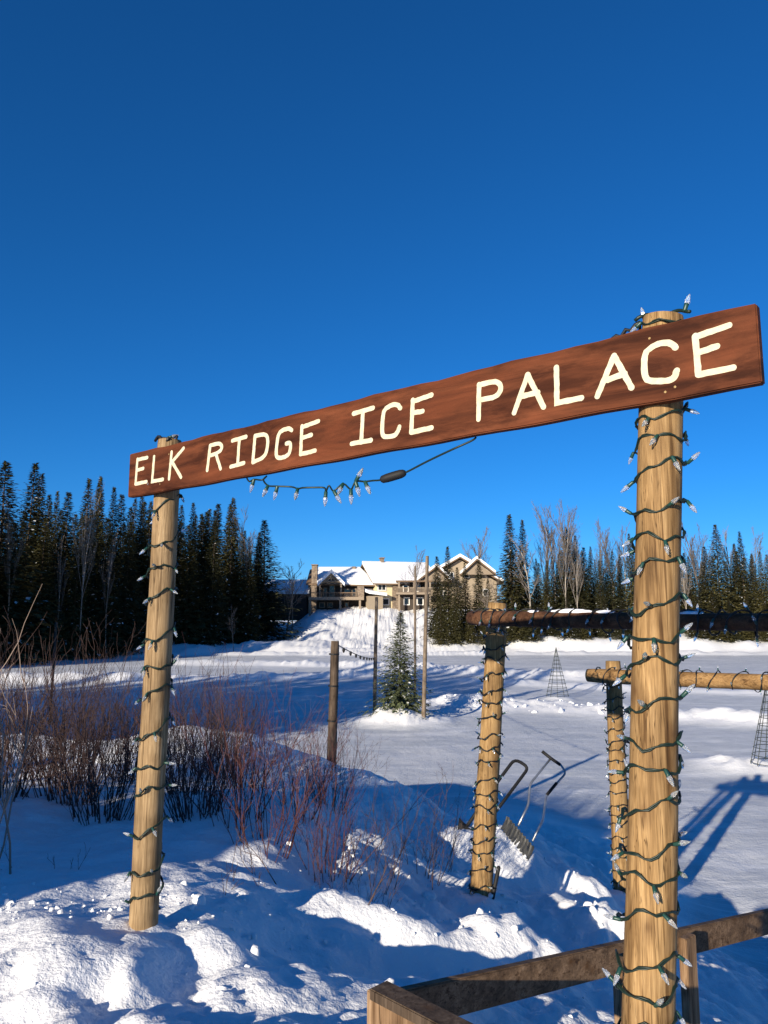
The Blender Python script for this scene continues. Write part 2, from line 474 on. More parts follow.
def ground(X, Y):
    X = np.asarray(X, float); Y = np.asarray(Y, float)
    z = base_z(X, Y)
    corr = np.zeros_like(z)
    near = (np.abs(X) < 14) & (Y > -6) & (Y < 18)
    if near.any():
        xn, yn = X[near], Y[near]
        c = np.zeros_like(xn)
        for (cx, cy, _), w in zip(CTRL, _W):
            c += w * np.exp(-((xn - cx) ** 2 + (yn - cy) ** 2) / (2 * SIG * SIG))
        corr[near] = c
    z = z + corr
    # lumpy ploughed snow near the camera; smooth drift at the far left
    onbank = sstep(0.05, 0.35, z) * (Y < 22)
    rough = 0.35 + 0.65 * sstep(-1.6, -0.2, X - (Y - 4.0) * 0.12)
    rough = np.maximum(rough, sstep(3.9, 3.4, Y))
    wx = X + 0.25 * fbm(X * 1.4, Y * 1.4, 61, 2); wy = Y + 0.25 * fbm(X * 1.4, Y * 1.4, 67, 2)
    lum = -billow(wx * 0.95 + 3, wy * 0.95, 5, 3, 0.45) * 0.19 - billow(wx * 3.3, wy * 3.3, 9, 3, 0.5) * 0.050
    lum = lum + fbm(X * 9, Y * 9, 33, 3, 0.7) * 0.034 - billow(wx * 8.5, wy * 8.5, 37, 2, 0.5) * 0.010
    calm = 1 - 0.55 * np.exp(-(((X - 0.3) / 0.9) ** 2 + ((Y - 5.2) / 0.9) ** 2)) - 0.5 * np.exp(-(((X - 1.6) / 0.9) ** 2 + ((Y - 8.5) / 0.8) ** 2))
    z = z + onbank * rough * calm * (lum + 0.02)
    if near.any():
        for pl, w_, h_ in NEAR_RIDGES:
            d = np.full_like(xn, 1e9)
            for a, b in zip(pl[:-1], pl[1:]): d = np.minimum(d, seg_dist(xn, yn, a, b))
            wob = 1 + 1.0 * fbm(xn * 2.2, yn * 2.2, 71, 3)
            z[near] += h_ * wob * np.exp(-(d / w_) ** 2) - 0.42 * h_ * np.exp(-(d / (w_ * 2.3)) ** 2)
    z = z + onbank * (1 - rough) * (fbm(X * 1.2, Y * 1.2, 21, 3) * 0.08)
    # unseen snow bank added beside and behind the viewer to shade the left shrubs
    tt = X * 0.848 - Y * 0.53; kk = X * 0.53 + Y * 0.848
    bank = sstep(-3.6, -4.3, tt) * sstep(-22, -16, tt) * np.exp(-((kk + 6.8) / 2.6) ** 2)
    z = z + bank * (3.15 + 1.1 * fbm(X * 0.8, Y * 0.8, 81, 4))
    # rink
    far = Y > 9
    if far.any():
        xf, yf = X[far], Y[far]
        add = np.zeros_like(xf)
        for pl, w, h in RIDGES:
            d = np.full_like(xf, 1e9)
            for a, b in zip(pl[:-1], pl[1:]): d = np.minimum(d, seg_dist(xf, yf, a, b))
            wob = 1 + 0.7 * fbm(xf * 0.6, yf * 0.6, 7, 3)
            add = np.maximum(add, h * wob * np.exp(-(d / w) ** 2 * 1.6))
        for cx, cy, r, h in MOUNDS:
            d = np.hypot(xf - cx, (yf - cy)) / r
            add = np.maximum(add, h * (1 - sstep(0.1, 1.15, d)) * (1 + 0.35 * fbm(xf * 1.3, yf * 1.3, 3, 3)))
        lumps = -billow(xf * 1.2, yf * 1.2, 13, 3, 0.5) * 0.16 + fbm(xf * 3, yf * 3, 14, 2) * 0.06
        add = add + sstep(0.08, 0.3, add) * lumps
        ysh = np.interp(xf, [-60, -24, -15, -9, 200], [74, 80, 90, 89, 88])
        dd = yf - ysh
        hl = 0.9 * sstep(0, 7, dd) + 2.0 * sstep(7, 55, dd)
        hc = 0.7 * sstep(0, 4, dd) + 5.2 * sstep(1, 36, dd) ** 1.15
        hr = 1.5 * sstep(0, 5, dd) + 1.1 * sstep(4, 14, dd) + 2.0 * sstep(14, 60, dd)
        wc = sstep(-17, -9, xf) * (1 - sstep(12, 22, xf)); wl = 1 - sstep(-17, -9, xf); wr = sstep(12, 22, xf)
        hill = hl * wl + hc * wc + hr * wr
        hill = hill + sstep(0.1, 1.0, hill) * (fbm(xf * 0.22, yf * 0.22, 41, 4, 0.5) * 0.8 + fbm(xf * 1.1, yf * 1.1, 44, 4, 0.6) * 0.30)
        z2 = z[far]
        crust = fbm(xf * 0.25, yf * 0.25, 51, 4) * 0.05 + fbm(xf * 1.7, yf * 1.7, 55, 3) * 0.02
        z[far] = z2 + add + hill + crust * (1 - sstep(0.2, 0.5, z2))
    return z


def gz(x, y): return float(ground(np.array([float(x)]), np.array([float(y)]))[0])


def axis(lo, hi, f0, f1, step, g, mx):
    a = [f0]
    while a[-1] < f1: a.append(a[-1] + step)
    s = step; up = []
    x = a[-1]
    while x < hi: s = min(s * g, mx); x += s; up.append(x)
    s = step; dn = []; x = f0
    while x > lo: s = min(s * g, mx); x -= s; dn.append(x)
    return np.array(dn[::-1] + a + up)


gx = axis(-420, 420, -3.4, 4.6, 0.035, 1.022, 30)
gy = axis(-60, 700, 2.6, 9.6, 0.035, 1.0115, 30)
GX, GY = np.meshgrid(gx, gy)
GZ = ground(GX.ravel(), GY.ravel())
gme = bpy.data.meshes.new('snow_ground')
nx, ny = len(gx), len(gy)
vco = np.stack([GX.ravel(), GY.ravel(), GZ], 1).astype(np.float32)
gme.vertices.add(nx * ny); gme.vertices.foreach_set('co', vco.ravel())
ii = np.arange((nx - 1) * (ny - 1)); r_, c_ = ii // (nx - 1), ii % (nx - 1)
q = np.stack([r_ * nx + c_, r_ * nx + c_ + 1, (r_ + 1) * nx + c_ + 1, (r_ + 1) * nx + c_], 1).astype(np.int32)
gme.loops.add(q.size); gme.loops.foreach_set('vertex_index', q.ravel())
gme.polygons.add(len(q)); gme.polygons.foreach_set('loop_start', np.arange(0, q.size, 4, dtype=np.int32))
gme.polygons.foreach_set('loop_total', np.full(len(q), 4, dtype=np.int32))
gme.polygons.foreach_set('use_smooth', np.ones(len(q), dtype=bool))
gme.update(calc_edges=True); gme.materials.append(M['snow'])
tag(link('snow_ground', gme), kind='structure')
print('ground', nx, ny, nx * ny)

# ------------------------------------------------------------------ loose snow clods on the bank
rng = random.Random(4)
cb = MB()
ico = bmesh.new(); bmesh.ops.create_icosphere(ico, subdivisions=2, radius=1)
IV = [v.co.copy() for v in ico.verts]; IFc = [tuple(v.index for v in f.verts) for f in ico.faces]; ico.free()


def clod(x, y, r):
    z = gz(x, y) + r * rng.uniform(-0.35, 0.35)
    rot = Quaternion((rng.gauss(0, 1), rng.gauss(0, 1), rng.gauss(0, 1), rng.gauss(0, 1))).normalized()
    sc = (rng.uniform(0.7, 1.25), rng.uniform(0.7, 1.25), rng.uniform(0.55, 0.95))
    vs = []; ph1, ph2 = rng.uniform(0, 6), rng.uniform(0, 6)
    for v in IV:
        k = 1 + 0.26 * math.sin(v.x * 2.3 + ph1) * math.sin(v.y * 2.9 + ph2) + 0.14 * math.sin(v.z * 5 + ph1 * 2) + rng.uniform(-0.05, 0.05)
        w = rot @ Vector((v.x * sc[0], v.y * sc[1], v.z * sc[2])) * (r * k)
        vs.append((x + w.x, y + w.y, z + w.z))
    cb.add(vs, IFc)


for i in range(340):
    t = rng.random()
    if t < 0.22: x, y = rng.uniform(-2.4, 0.2), rng.uniform(2.9, 5.0)
    elif t < 0.75: x, y = rng.uniform(-0.8, 1.8), rng.uniform(4.4, 7.2)
    else: x, y = rng.uniform(0.6, 3.0), rng.uniform(6.5, 9.2)
    clod(x, y, min(0.055, 0.006 + rng.expovariate(1 / 0.009)))
for i in range(110):      # broken crust along the crest of the mound behind the left post
    x = rng.gauss(-1.75, 0.55); y = 4.35 + rng.gauss(0, 0.13) + 0.10 * (x + 1.7)
    clod(x, y, min(0.032, 0.005 + rng.expovariate(1 / 0.006)))
for i in range(70):
    x = rng.uniform(2.6, 10.0); y = 36.4 - (x - 3) * 0.35 + rng.gauss(0, 1.1); clod(x, y, min(0.22, 0.03 + rng.expovariate(1 / 0.04)))
tag(cb.build('snow_clods', M['snow'], smooth=True), 'loose snow lumps scattered over the ploughed bank', 'snow', kind='stuff')

# ------------------------------------------------------------------ sign board and the two gate posts
L0 = Vector((-1.4012, 4.1522, EYE + 0.9032)); U = Vector((0.76828, -0.64011, 0)); NF = Vector((-0.64011, -0.76828, 0))
BL, BH, BT = 3.211, 0.241, 0.038


def bp(u, v, n=0.0): return L0 + U * u + Vector((0, 0, v)) + NF * n


sign = thing('sign_board', bp(0, -BH), 'long red-brown stained plank lettered ELK RIDGE ICE PALACE across two log posts', 'sign', rz=math.atan2(U.y, U.x))
bb = MB(); nseg = 40
for i in range(nseg + 1):
    u = BL * i / nseg
    wob = 0.0025 * math.sin(i * 0.9) + 0.002 * math.sin(i * 2.3 + 1)
    wob2 = 0.002 * math.sin(i * 1.1 + 2)
    bb.v += [(u, 0, wob2), (u, BT, wob2), (u, BT, BH + wob), (u, 0, BH + wob)]
for i in range(nseg):
    for k in range(4):
        k2 = (k + 1) % 4
        bb.f.append((i * 4 + k, (i + 1) * 4 + k, (i + 1) * 4 + k2, i * 4 + k2)); bb.m.append(0)
bb.f += [(0, 1, 2, 3), tuple(nseg * 4 + k for k in (3, 2, 1, 0))]; bb.m += [0, 0]
plank = bb.build('plank', M['sign'], sign)
bm = bmesh.new(); bm.from_mesh(plank.data)
bmesh.ops.recalc_face_normals(bm, faces=bm.faces[:])
ed = [e for e in bm.edges if len(e.link_faces) == 2 and e.calc_face_angle(0) > 0.8]
bmesh.ops.bevel(bm, geom=ed, offset=0.004, segments=2, affect='EDGES')
bm.to_mesh(plank.data); bm.free()

LETTERS = [
 ('E', [[(0.08, -0.038), (0.072, -0.173)], [(0.08, -0.04), (0.173, -0.041)], [(0.078, -0.099), (0.14, -0.096)], [(0.072, -0.173), (0.176, -0.173)]]),
 ('L', [[(0.237, -0.045), (0.228, -0.177), (0.325, -0.178)]]),
 ('K', [[(0.393, -0.042), (0.38, -0.181)], [(0.496, -0.037), (0.396, -0.098)], [(0.405, -0.099), (0.483, -0.185)]]),
 ('R', [[(0.713, -0.055), (0.696, -0.176)], [(0.713, -0.055), (0.778, -0.052), (0.805, -0.067), (0.803, -0.089), (0.768, -0.101), (0.711, -0.106)], [(0.761, -0.104), (0.8, -0.181)]]),
 ('I', [[(0.883, -0.056), (0.983, -0.052)], [(0.934, -0.055), (0.926, -0.18)], [(0.876, -0.182), (0.972, -0.176)]]),
 ('D', [[(1.046, -0.06), (1.035, -0.181)], [(1.046, -0.058), (1.116, -0.059), (1.137, -0.082), (1.133, -0.133), (1.114, -0.169), (1.035, -0.181)]]),
 ('G', [[(1.292, -0.07), (1.273, -0.057), (1.224, -0.062), (1.202, -0.08), (1.191, -0.168), (1.205, -0.186), (1.26, -0.186), (1.284, -0.17), (1.289, -0.125), (1.259, -0.126)]]),
 ('E', [[(1.357, -0.063), (1.351, -0.187)], [(1.357, -0.067), (1.458, -0.057)], [(1.355, -0.116), (1.416, -0.111)], [(1.351, -0.187), (1.44, -0.184)]]),
 ('I', [[(1.661, -0.059), (1.767, -0.054)], [(1.713, -0.061), (1.704, -0.185)], [(1.651, -0.185), (1.757, -0.186)]]),
 ('C', [[(1.908, -0.08), (1.892, -0.061), (1.859, -0.06), (1.829, -0.071), (1.82, -0.088), (1.813, -0.167), (1.825, -0.184), (1.878, -0.187), (1.895, -0.174), (1.903, -0.155)]]),
 ('E', [[(1.97, -0.059), (1.961, -0.185)], [(1.97, -0.065), (2.06, -0.056)], [(1.969, -0.111), (2.017, -0.112)], [(1.961, -0.186), (2.059, -0.184)]]),
 ('P', [[(2.273, -0.058), (2.268, -0.186)], [(2.273, -0.06), (2.34, -0.058), (2.364, -0.076), (2.362, -0.103), (2.339, -0.118), (2.275, -0.116)]]),
 ('A', [[(2.472, -0.062), (2.415, -0.188)], [(2.472, -0.062), (2.529, -0.188)], [(2.446, -0.135), (2.509, -0.133)]]),
 ('L', [[(2.581, -0.06), (2.579, -0.183), (2.667, -0.182)]]),
 ('A', [[(2.784, -0.065), (2.722, -0.187)], [(2.784, -0.065), (2.836, -0.181)], [(2.758, -0.14), (2.816, -0.131)]]),
 ('C', [[(2.978, -0.083), (2.962, -0.063), (2.93, -0.057), (2.893, -0.07), (2.881, -0.087), (2.878, -0.153), (2.892, -0.172), (2.952, -0.183), (2.97, -0.176), (2.978, -0.156)]]),
 ('E', [[(3.038, -0.061), (3.04, -0.181)], [(3.038, -0.064), (3.134, -0.052)], [(3.042, -0.114), (3.097, -0.107)], [(3.04, -0.181), (3.138, -0.181)]]),
]


def smooth_poly(pts, it=2):
    if len(pts) < 4: return pts
    for _ in range(it):
        o = [pts[0]]
        for a, b in zip(pts[:-1], pts[1:]):
            o += [(a[0] * .75 + b[0] * .25, a[1] * .75 + b[1] * .25), (a[0] * .25 + b[0] * .75, a[1] * .25 + b[1] * .75)]
        pts = o + [pts[-1]]
    return pts


def stroke(mb, pts, hw, y):
    """a flat brush stroke with round ends in the plane of the board, 1 mm thick"""
    P = [Vector((a, b)) for a, b in smooth_poly(pts)]
    # densify for slightly uneven edges
    Q = [P[0]]
    for a, b in zip(P[:-1], P[1:]):
        n = max(1, int((b - a).length / 0.012))
        for i in range(1, n + 1): Q.append(a.lerp(b, i / n))
    left, right = [], []
    for i, p in enumerate(Q):
        a = (p - Q[i - 1]).normalized() if i > 0 else None
        b = (Q[i + 1] - p).normalized() if i < len(Q) - 1 else None
        t = ((a or b) + (b or a)).normalized(); n = Vector((-t.y, t.x))
        k = min(1.5, 1.0 / max(0.4, n.dot(Vector((-(b or a).y, (b or a).x)))))
        w = hw * k
        left.append(p + n * w * (1 + 0.10 * rng.uniform(-1, 1))); right.append(p - n * w * (1 + 0.10 * rng.uniform(-1, 1)))

    def cap(c, d):
        n = Vector((-d.y, d.x)); return [c + (n * math.cos(a) + d * math.sin(a)) * hw for a in [math.pi * j / 7 for j in range(1, 7)]]
    s = (Q[0] - Q[1]).normalized(); e = (Q[-1] - Q[-2]).normalized()
    N = len(Q)
    vs = left + right; fs = [(i, i + 1, N + i + 1, N + i) for i in range(N - 1)]
    c1 = cap(Q[-1], e); o1 = len(vs); vs += c1
    fs.append([N - 1] + list(range(o1, o1 + 6)) + [2 * N - 1])
    c0 = cap(Q[0], s); o0 = len(vs); vs += c0
    fs.append([N] + list(range(o0, o0 + 6)) + [0])
    rim = list(range(N)) + list(range(o1, o1 + 6)) + list(range(2 * N - 1, N - 1, -1)) + list(range(o0, o0 + 6))
    top = [(p.x, y, p.y + BH) for p in vs]
    o = len(top)
    low = [(vs[i].x, 0.002, vs[i].y + BH) for i in rim]
    n = len(rim)
    side = [(rim[i], rim[(i + 1) % n], o + (i + 1) % n, o + i) for i in range(n)]
    mb.add(top + low, [tuple(f) for f in fs] + side)


for ch, strokes in LETTERS:
    mb = MB()
    for k, s_ in enumerate(strokes):
        stroke(mb, s_, 0.0097, -0.0012 - 0.00012 * k)
    o = mb.build('letter', M['paint'], sign)
    bm = bmesh.new(); bm.from_mesh(o.data); bmesh.ops.recalc_face_normals(bm, faces=bm.faces[:]); bm.to_mesh(o.data); bm.free()
# small nail heads on the face
NH = MB(); NH.lathe([(0.0034, 0), (0.0040, 0.0008), (0.002, 0.0016)], 8); NHm = NH.mesh('nail_head', M['cut_end'])
for u, v in ((0.30, -0.20), (0.37, -0.05), (2.90, -0.035), (2.97, -0.205), (2.94, -0.215)):
    o = link('nail_head', NHm, sign, (u, -0.0004, BH + v)); o.rotation_euler = (math.pi / 2, 0, 0)


def log(mb, a, b, r0, r1, n=20, seg=26, mi=0, cap_mi=1, seed=0):
    """a peeled log: slightly crooked, tapering, with flats and swellings"""
    a, b = Vector(a), Vector(b); d = (b - a); t = d.normalized()
    up = t.cross(Vector((0, 1, 0)) if abs(t.y) < .9 else Vector((1, 0, 0))).normalized(); w = t.cross(up)
    R = random.Random(seed); ph = [R.uniform(0, 6.28) for _ in range(8)]
    o = len(mb.v); rows = []
    for i in range(seg + 1):
        s = i / seg; rr = r0 + (r1 - r0) * s
        off = up * (0.010 * math.sin(3.0 * s + ph[0])) + w * (0.008 * math.sin(4.1 * s + ph[1]))
        if i in (0, seg): rr *= 0.93
        for k in range(n):
            an = 2 * math.pi * k / n
            q = rr * (1 + 0.034 * math.sin(7.3 * s + 2 * an + ph[6]) * math.sin(3.1 * s + an + ph[7]) + 0.022 * math.sin(2 * an + ph[2] + 2 * s) + 0.018 * math.sin(3 * an + ph[3] - 5 * s) + 0.016 * math.sin(9 * s + ph[4]) + 0.012 * math.sin(23 * s + ph[5] + an))
            p = a + d * s + off + (up * math.cos(an) + w * math.sin(an)) * q
            mb.v.append(tuple(p))
    for i in range(seg):
        for k in range(n):
            k2 = (k + 1) % n
            mb.f.append((o + i * n + k, o + i * n + k2, o + (i + 1) * n + k2, o + (i + 1) * n + k)); mb.m.append(mi)
    mb.f.append(tuple(o + k for k in range(n))[::-1]); mb.m.append(cap_mi)
    mb.f.append(tuple(o + seg * n + k for k in range(n))); mb.m.append(cap_mi)


def on_back_plane(px, py, off):
    """centre line point behind the board: where the sight line meets the plane `off` behind its face"""
    r = at(px, py, 1.0) - Vector((0, 0, EYE)); O = Vector((0, 0, EYE))
    p0 = bp(0, 0, -off); k = (p0 - O).dot(NF) / r.dot(NF)
    return O + r * k


def log_post(name, bot, top, r0, r1, m, label, seed, under=0.35, group=None):
    d = (Vector(top) - Vector(bot)).normalized()
    b2 = Vector(bot) - d * under
    t = thing(name, bot, label, 'post', group)
    mb = MB(); log(mb, b2 - Vector(bot), Vector(top) - Vector(bot), r0, r1, seed=seed)
    o = mb.build('log', [m, M['cut_end']], t, smooth=True)
    for p in o.data.polygons:
        if p.material_index == 1: p.use_smooth = False
    return t


lp_top = on_back_plane(168.5, 441, 0.112); lp_bot = at(145, 915, lp_top.y + 0.02)
rp_top = on_back_plane(664, 319, 0.116); rp_mid = at(653, 720, rp_top.y + 0.0)
rp_d = (rp_mid - rp_top) / (rp_top.z - rp_mid.z)
rp_bot = rp_top + rp_d * (rp_top.z - 1.95)
log_post('gate_post', lp_bot, lp_top, 0.0735, 0.068, M['log_pale'], 'pale peeled log post holding up the left end of the lettered sign', 3)
log_post('gate_post', rp_bot, rp_top, 0.0775, 0.066, M['log'], 'thick golden log post in front, under the right end of the lettered sign', 5)

# ------------------------------------------------------------------ strings of lights
bmb = MB(); bmb.lathe([(0.0062, 0.0), (0.0080, 0.004), (0.0078, 0.010), (0.0060, 0.019), (0.0036, 0.027), (0.0012, 0.032)], 7)
BULB = bmb.mesh('bulb', M['bulb'], smooth=False)
smb = MB(); smb.lathe([(0.0045, -0.022), (0.0062, -0.019), (0.0066, -0.004), (0.0070, 0.001)], 8)
SOCK = smb.mesh('socket', M['socket'], smooth=True)
BSMALL = {}


def add_bulb(root, p, d, sc=1.0):
    d = Vector(d).normalized()
    q = d.to_track_quat('Z', 'Y')
    b = link('bulb', BULB, root); b.location = Vector(p) + d * 0.020 * sc - root.location
    b.rotation_mode = 'QUATERNION'; b.rotation_quaternion = q; b.scale = (sc, sc, sc)
    s_ = link('socket', SOCK, b)


def wire_string(label, pts, normals, rad, bulbs, sc, seed, m='wire', name='light_string', maxb=98):
    """pts: dense path of the cord, normals: outward directions; bulbs = metres between bulbs"""
    R = random.Random(seed)
    t = thing(name, pts[0], label, 'string lights', 'strings of clear lights')
    o = Vector(pts[0])
    for ph in (0, math.pi):                     # two twisted strands
        mb = MB(); tw = []
        for i, (p, n) in enumerate(zip(pts, normals)):
            tg = (Vector(pts[min(i + 1, len(pts) - 1)]) - Vector(pts[max(i - 1, 0)])).normalized()
            n = Vector(n).normalized(); s_ = tg.cross(n)
            a = ph + i * 0.9
            tw.append(Vector(p) + (n * math.cos(a) + s_ * math.sin(a)) * rad * 0.75 - o)
        mb.tube(tw, rad * 0.78, 5)
        mb.build('cord', M[m], t, smooth=True)
    acc = 0; nb = 0; nxt = bulbs * R.uniform(0.3, 1)
    for i in range(1, len(pts)):
        acc += (Vector(pts[i]) - Vector(pts[i - 1])).length
        if acc > nxt and nb < maxb:
            acc = 0; nxt = bulbs * R.uniform(0.6, 1.35); nb += 1
            tg = (Vector(pts[i]) - Vector(pts[i - 1])).normalized(); n = Vector(normals[i]).normalized()
            lift = R.uniform(0.25, 1.0); side = R.uniform(-0.8, 0.8)
            up = Vector((0, 0, 1)) * R.choice((-1.0, -0.7, -0.9, -0.4, 0.2, 0.7))
            d = n * lift + tg * side * 0.7 + up
            if d.dot(n) < 0.12: d += n * (0.2 - d.dot(n))
            add_bulb(t, Vector(pts[i]) + n * rad, d, sc * R.uniform(0.9, 1.1))
    return t


def helix(a, b, r, pitch, seed, z0=0.0, phase=0.0, jit=0.022, step=0.22, slope_sign=1):
    """cord wound round the log a-b (a = top), starting z0 below a"""
    R = random.Random(seed); a, b = Vector(a), Vector(b); d = b - a; Lg = d.length; t = d / Lg
    ex = Vector((1, 0, 0)); ex = (ex - t * ex.dot(t)).normalized(); ey = t.cross(ex)
    if ey.y > 0: ey = -ey                     # ey faces the camera
    pts, ns = [], []; s = z0; th = phase; k = 0
    j1 = [R.uniform(0, 6.28) for _ in range(4)]
    while s < Lg - 0.02:
        pit = pitch * (1 + 0.36 * math.sin(th * 0.31 + j1[0]) + 0.18 * math.sin(th * 0.83 + j1[1]))
        n = ex * math.cos(th) + ey * math.sin(th)
        sag = jit * (math.sin(th * 2.3 + j1[2]) * 0.55 + math.sin(th * 5.1 + j1[3]) * 0.35 + R.uniform(-0.16, 0.16))
        rr = r(s / Lg) if callable(r) else r
        pts.append(a + t * (s + sag) + n * (rr + 0.004 + 0.004 * abs(math.sin(th * 3.3 + j1[1])))); ns.append(n)
        th += step * slope_sign; s += pit * step / (2 * math.pi)
    return pts, ns


p, n = helix(lp_top, lp_bot, lambda s: 0.069 + 0.006 * s, 0.165, 11, 0.05, 0.4)
wire_string('dark cord of clear bulbs wound round the pale left gate post', p, n, 0.0044, 0.15, 1.0, 21)
p, n = helix(rp_top, rp_bot, lambda s: 0.068 + 0.0125 * s, 0.100, 12, 0.02, 1.2)
wire_string('green cord of clear bulbs wound tightly round the thick right gate post', p, n, 0.0036, 0.135, 0.92, 22)

# the loose end hanging under the sign with its black connector
O_ = (240, 430, 0.3125)
cab = [(20, 150), (30, 165), (45, 158), (70, 160), (85, 148), (75, 160), (90, 178), (120, 180), (165, 182), (185, 188), (200, 185), (235, 184), (270, 185), (275, 197), (285, 178), (300, 195),
       (330, 172), (355, 190), (370, 165), (400, 165), (425, 162), (450, 160), (490, 149), (530, 136), (600, 100), (680, 62), (740, 35), (755, 24)]
cpts = [on_back_plane(O_[0] + x * O_[2], O_[1] + y * O_[2], 0.02 + 0.02 * math.sin(i * 1.7)) for i, (x, y) in enumerate(cab)]


def catmull(P, n=6):
    o = []
    for i in range(len(P) - 1):
        p0, p1, p2, p3 = P[max(i - 1, 0)], P[i], P[i + 1], P[min(i + 2, len(P) - 1)]
        for j in range(n):
            t = j / n
            o.append(0.5 * ((2 * p1) + (p2 - p0) * t + (2 * p0 - 5 * p1 + 4 * p2 - p3) * t * t + (3 * p1 - p0 - 3 * p2 + p3) * t ** 3))
    return o + [P[-1]]


dense = catmull(cpts, 4)
R = random.Random(8)
hang = thing('light_string', cpts[0], 'loose end of a light string hanging below the sign plank with black plug', 'string lights', 'strings of clear lights')
mb = MB(); mb.tube([q_ - cpts[0] for q_ in dense], 0.0040, 6); mb.build('cord', M['wire'], hang, smooth=True)
for i in (2, 6, 7, 9, 13, 15, 16, 17, 18, 18, 19):
    add_bulb(hang, cpts[i], (R.uniform(-0.6, 0.6), R.uniform(-0.5, 0.3), R.choice((-1, -0.8, 1.0 if i > 17 else -0.6))), 1.25)
mb = MB(); ca, cbb = cpts[21] - cpts[0], cpts[23] - cpts[0]
mb.tube([ca.lerp(cbb, s) for s in (0, .06, .25, .5, .8, .94, 1)], [0.009, 0.015, 0.0175, 0.018, 0.0175, 0.014, 0.009], 10)
mb.build('plug', M['black'], hang, smooth=True)
# bits of cord over the post tops
for top, lab, sd, col in ((lp_top, 'short tangle of cord and bulbs on top of the pale left post', 31, 'wire_black'), (rp_top, 'short loop of cord with two upright bulbs on top of the thick right post', 32, 'wire')):
    t = thing('light_string', top, lab, 'string lights', 'strings of clear lights')
    mb = MB(); ex = U; pl = []
    for i in range(15):
        s = i / 14
        pl.append(U * (-0.085 + 0.17 * s) + NF * (0.03 * math.cos(s * 5)) + Vector((0, 0, 0.006 + 0.020 * math.sin(s * math.pi) + 0.006 * math.sin(s * 11))))
    mb.tube(pl, 0.006, 6); mb.build('cord', M[col], t, smooth=True)
    if sd == 32:
        add_bulb(t, top + U * -0.062 + Vector((0, 0, .005)), (-0.2, 0, 1), 1.0); add_bulb(t, top + U * 0.066 + Vector((0, 0, .01)), (0.35, 0, 1), 1.15)
        mb = MB(); mb.tube([U * (-0.22 + 0.15 * i / 9) + NF * 0.02 + Vector((0, 0, -0.065 + 0.020 * abs(math.sin(i * 1.3)) + 0.05 * i / 9)) for i in range(10)], 0.007, 6); mb.build('cord', M['wire_black'], t, smooth=True)
    else:
        add_bulb(t, top + U * -0.01 + Vector((0, 0, .02)), (0.9, 0.1, 0.25), 1.2)
        mb = MB(); mb.tube([U * (-0.06 + 0.13 * i / 9) + NF * 0.045 + Vector((0, 0, 0.0 + 0.022 * math.sin(i * 0.7))) for i in range(10)], 0.008, 6); mb.build('cord', M['wire_black'], t, smooth=True)

# ------------------------------------------------------------------ the two log gates down the path
def log_gate(name, label, base, top, r, beam_a, beam_b, br, far_u, pm, bmm, seed):
    t = thing(name, base, label, 'gate')
    b = Vector(base); mb = MB(); d = (Vector(top) - b).normalized()
    log(mb, -d * 0.5, Vector(top) - b, r, r * 0.9, seed=seed); o = mb.build('post', [pm, M['cut_end']], t, smooth=True)
    ba, bbv = Vector(beam_a), Vector(beam_b)
    mb = MB(); log(mb, ba - b, bbv - b, br, br * (0.80 if 'middle' in label else 1.04), seed=seed + 1, n=16); mb.build('beam', [bmm, M['cut_end']], t, smooth=True)
    f = ba.lerp(bbv, far_u); side = Vector((bbv.y - ba.y, -(bbv.x - ba.x), 0)).normalized()
    f = f + Vector((0.64, 0.768, 0)) * (r + br)
    g = Vector((f.x, f.y, gz(f.x, f.y) - 0.4)); tp = f + Vector((0.02, 0, 0.2))
    mb = MB(); log(mb, g - b, tp - b, r, r * 0.92, seed=seed + 2); mb.build('post', [pm, M['cut_end']], t, smooth=True)
    return t


m_b, m_t = at(480, 906, 7.2), at(497, 603, 7.2)
off2 = Vector((-0.64, -0.768, 0)) * (0.095 + 0.045)
b2a = at(471, 617, 7.05); b2b = at(768, 622.5, 4.75); b2b = b2a + (b2b - b2a) * 1.24
log_gate('log_gate', 'middle log gate with dark snow-dusted beam behind the right gate post', m_b, m_t, 0.100, b2a, b2b, 0.066, 0.93, M['log_gold'], M['log_brown'], 41)
f_b, f_t = at(623, 892, 9.4), at(612, 661, 9.4)
b3a = at(588, 675, 9.21); b3b = at(768, 681.5, 8.05); b3b = b3a + (b3b - b3a) * 1.5
log_gate('log_gate', 'farthest log gate with light tan beam and post half hidden by the front post', f_b, f_t, 0.104, b3a, b3b, 0.082, 0.93, M['log_gold'], M['log_tan'], 47)
p, n = helix(m_t + (m_b - m_t) * 0.09, m_b, 0.098, 0.130, 51, 0.0, 0.4, 0.03)
wire_string('thin dark cord wound round the post of the middle log gate', p, n, 0.0048, 0.13, 1.1, 61, 'wire_black')
p, n = helix(f_t + (f_b - f_t) * 0.1, f_b, 0.104, 0.120, 52, 0.0, 0.9, 0.03)
wire_string('thin dark cord wound round the post of the farthest log gate', p, n, 0.0048, 0.14, 1.1, 62, 'wire_black')


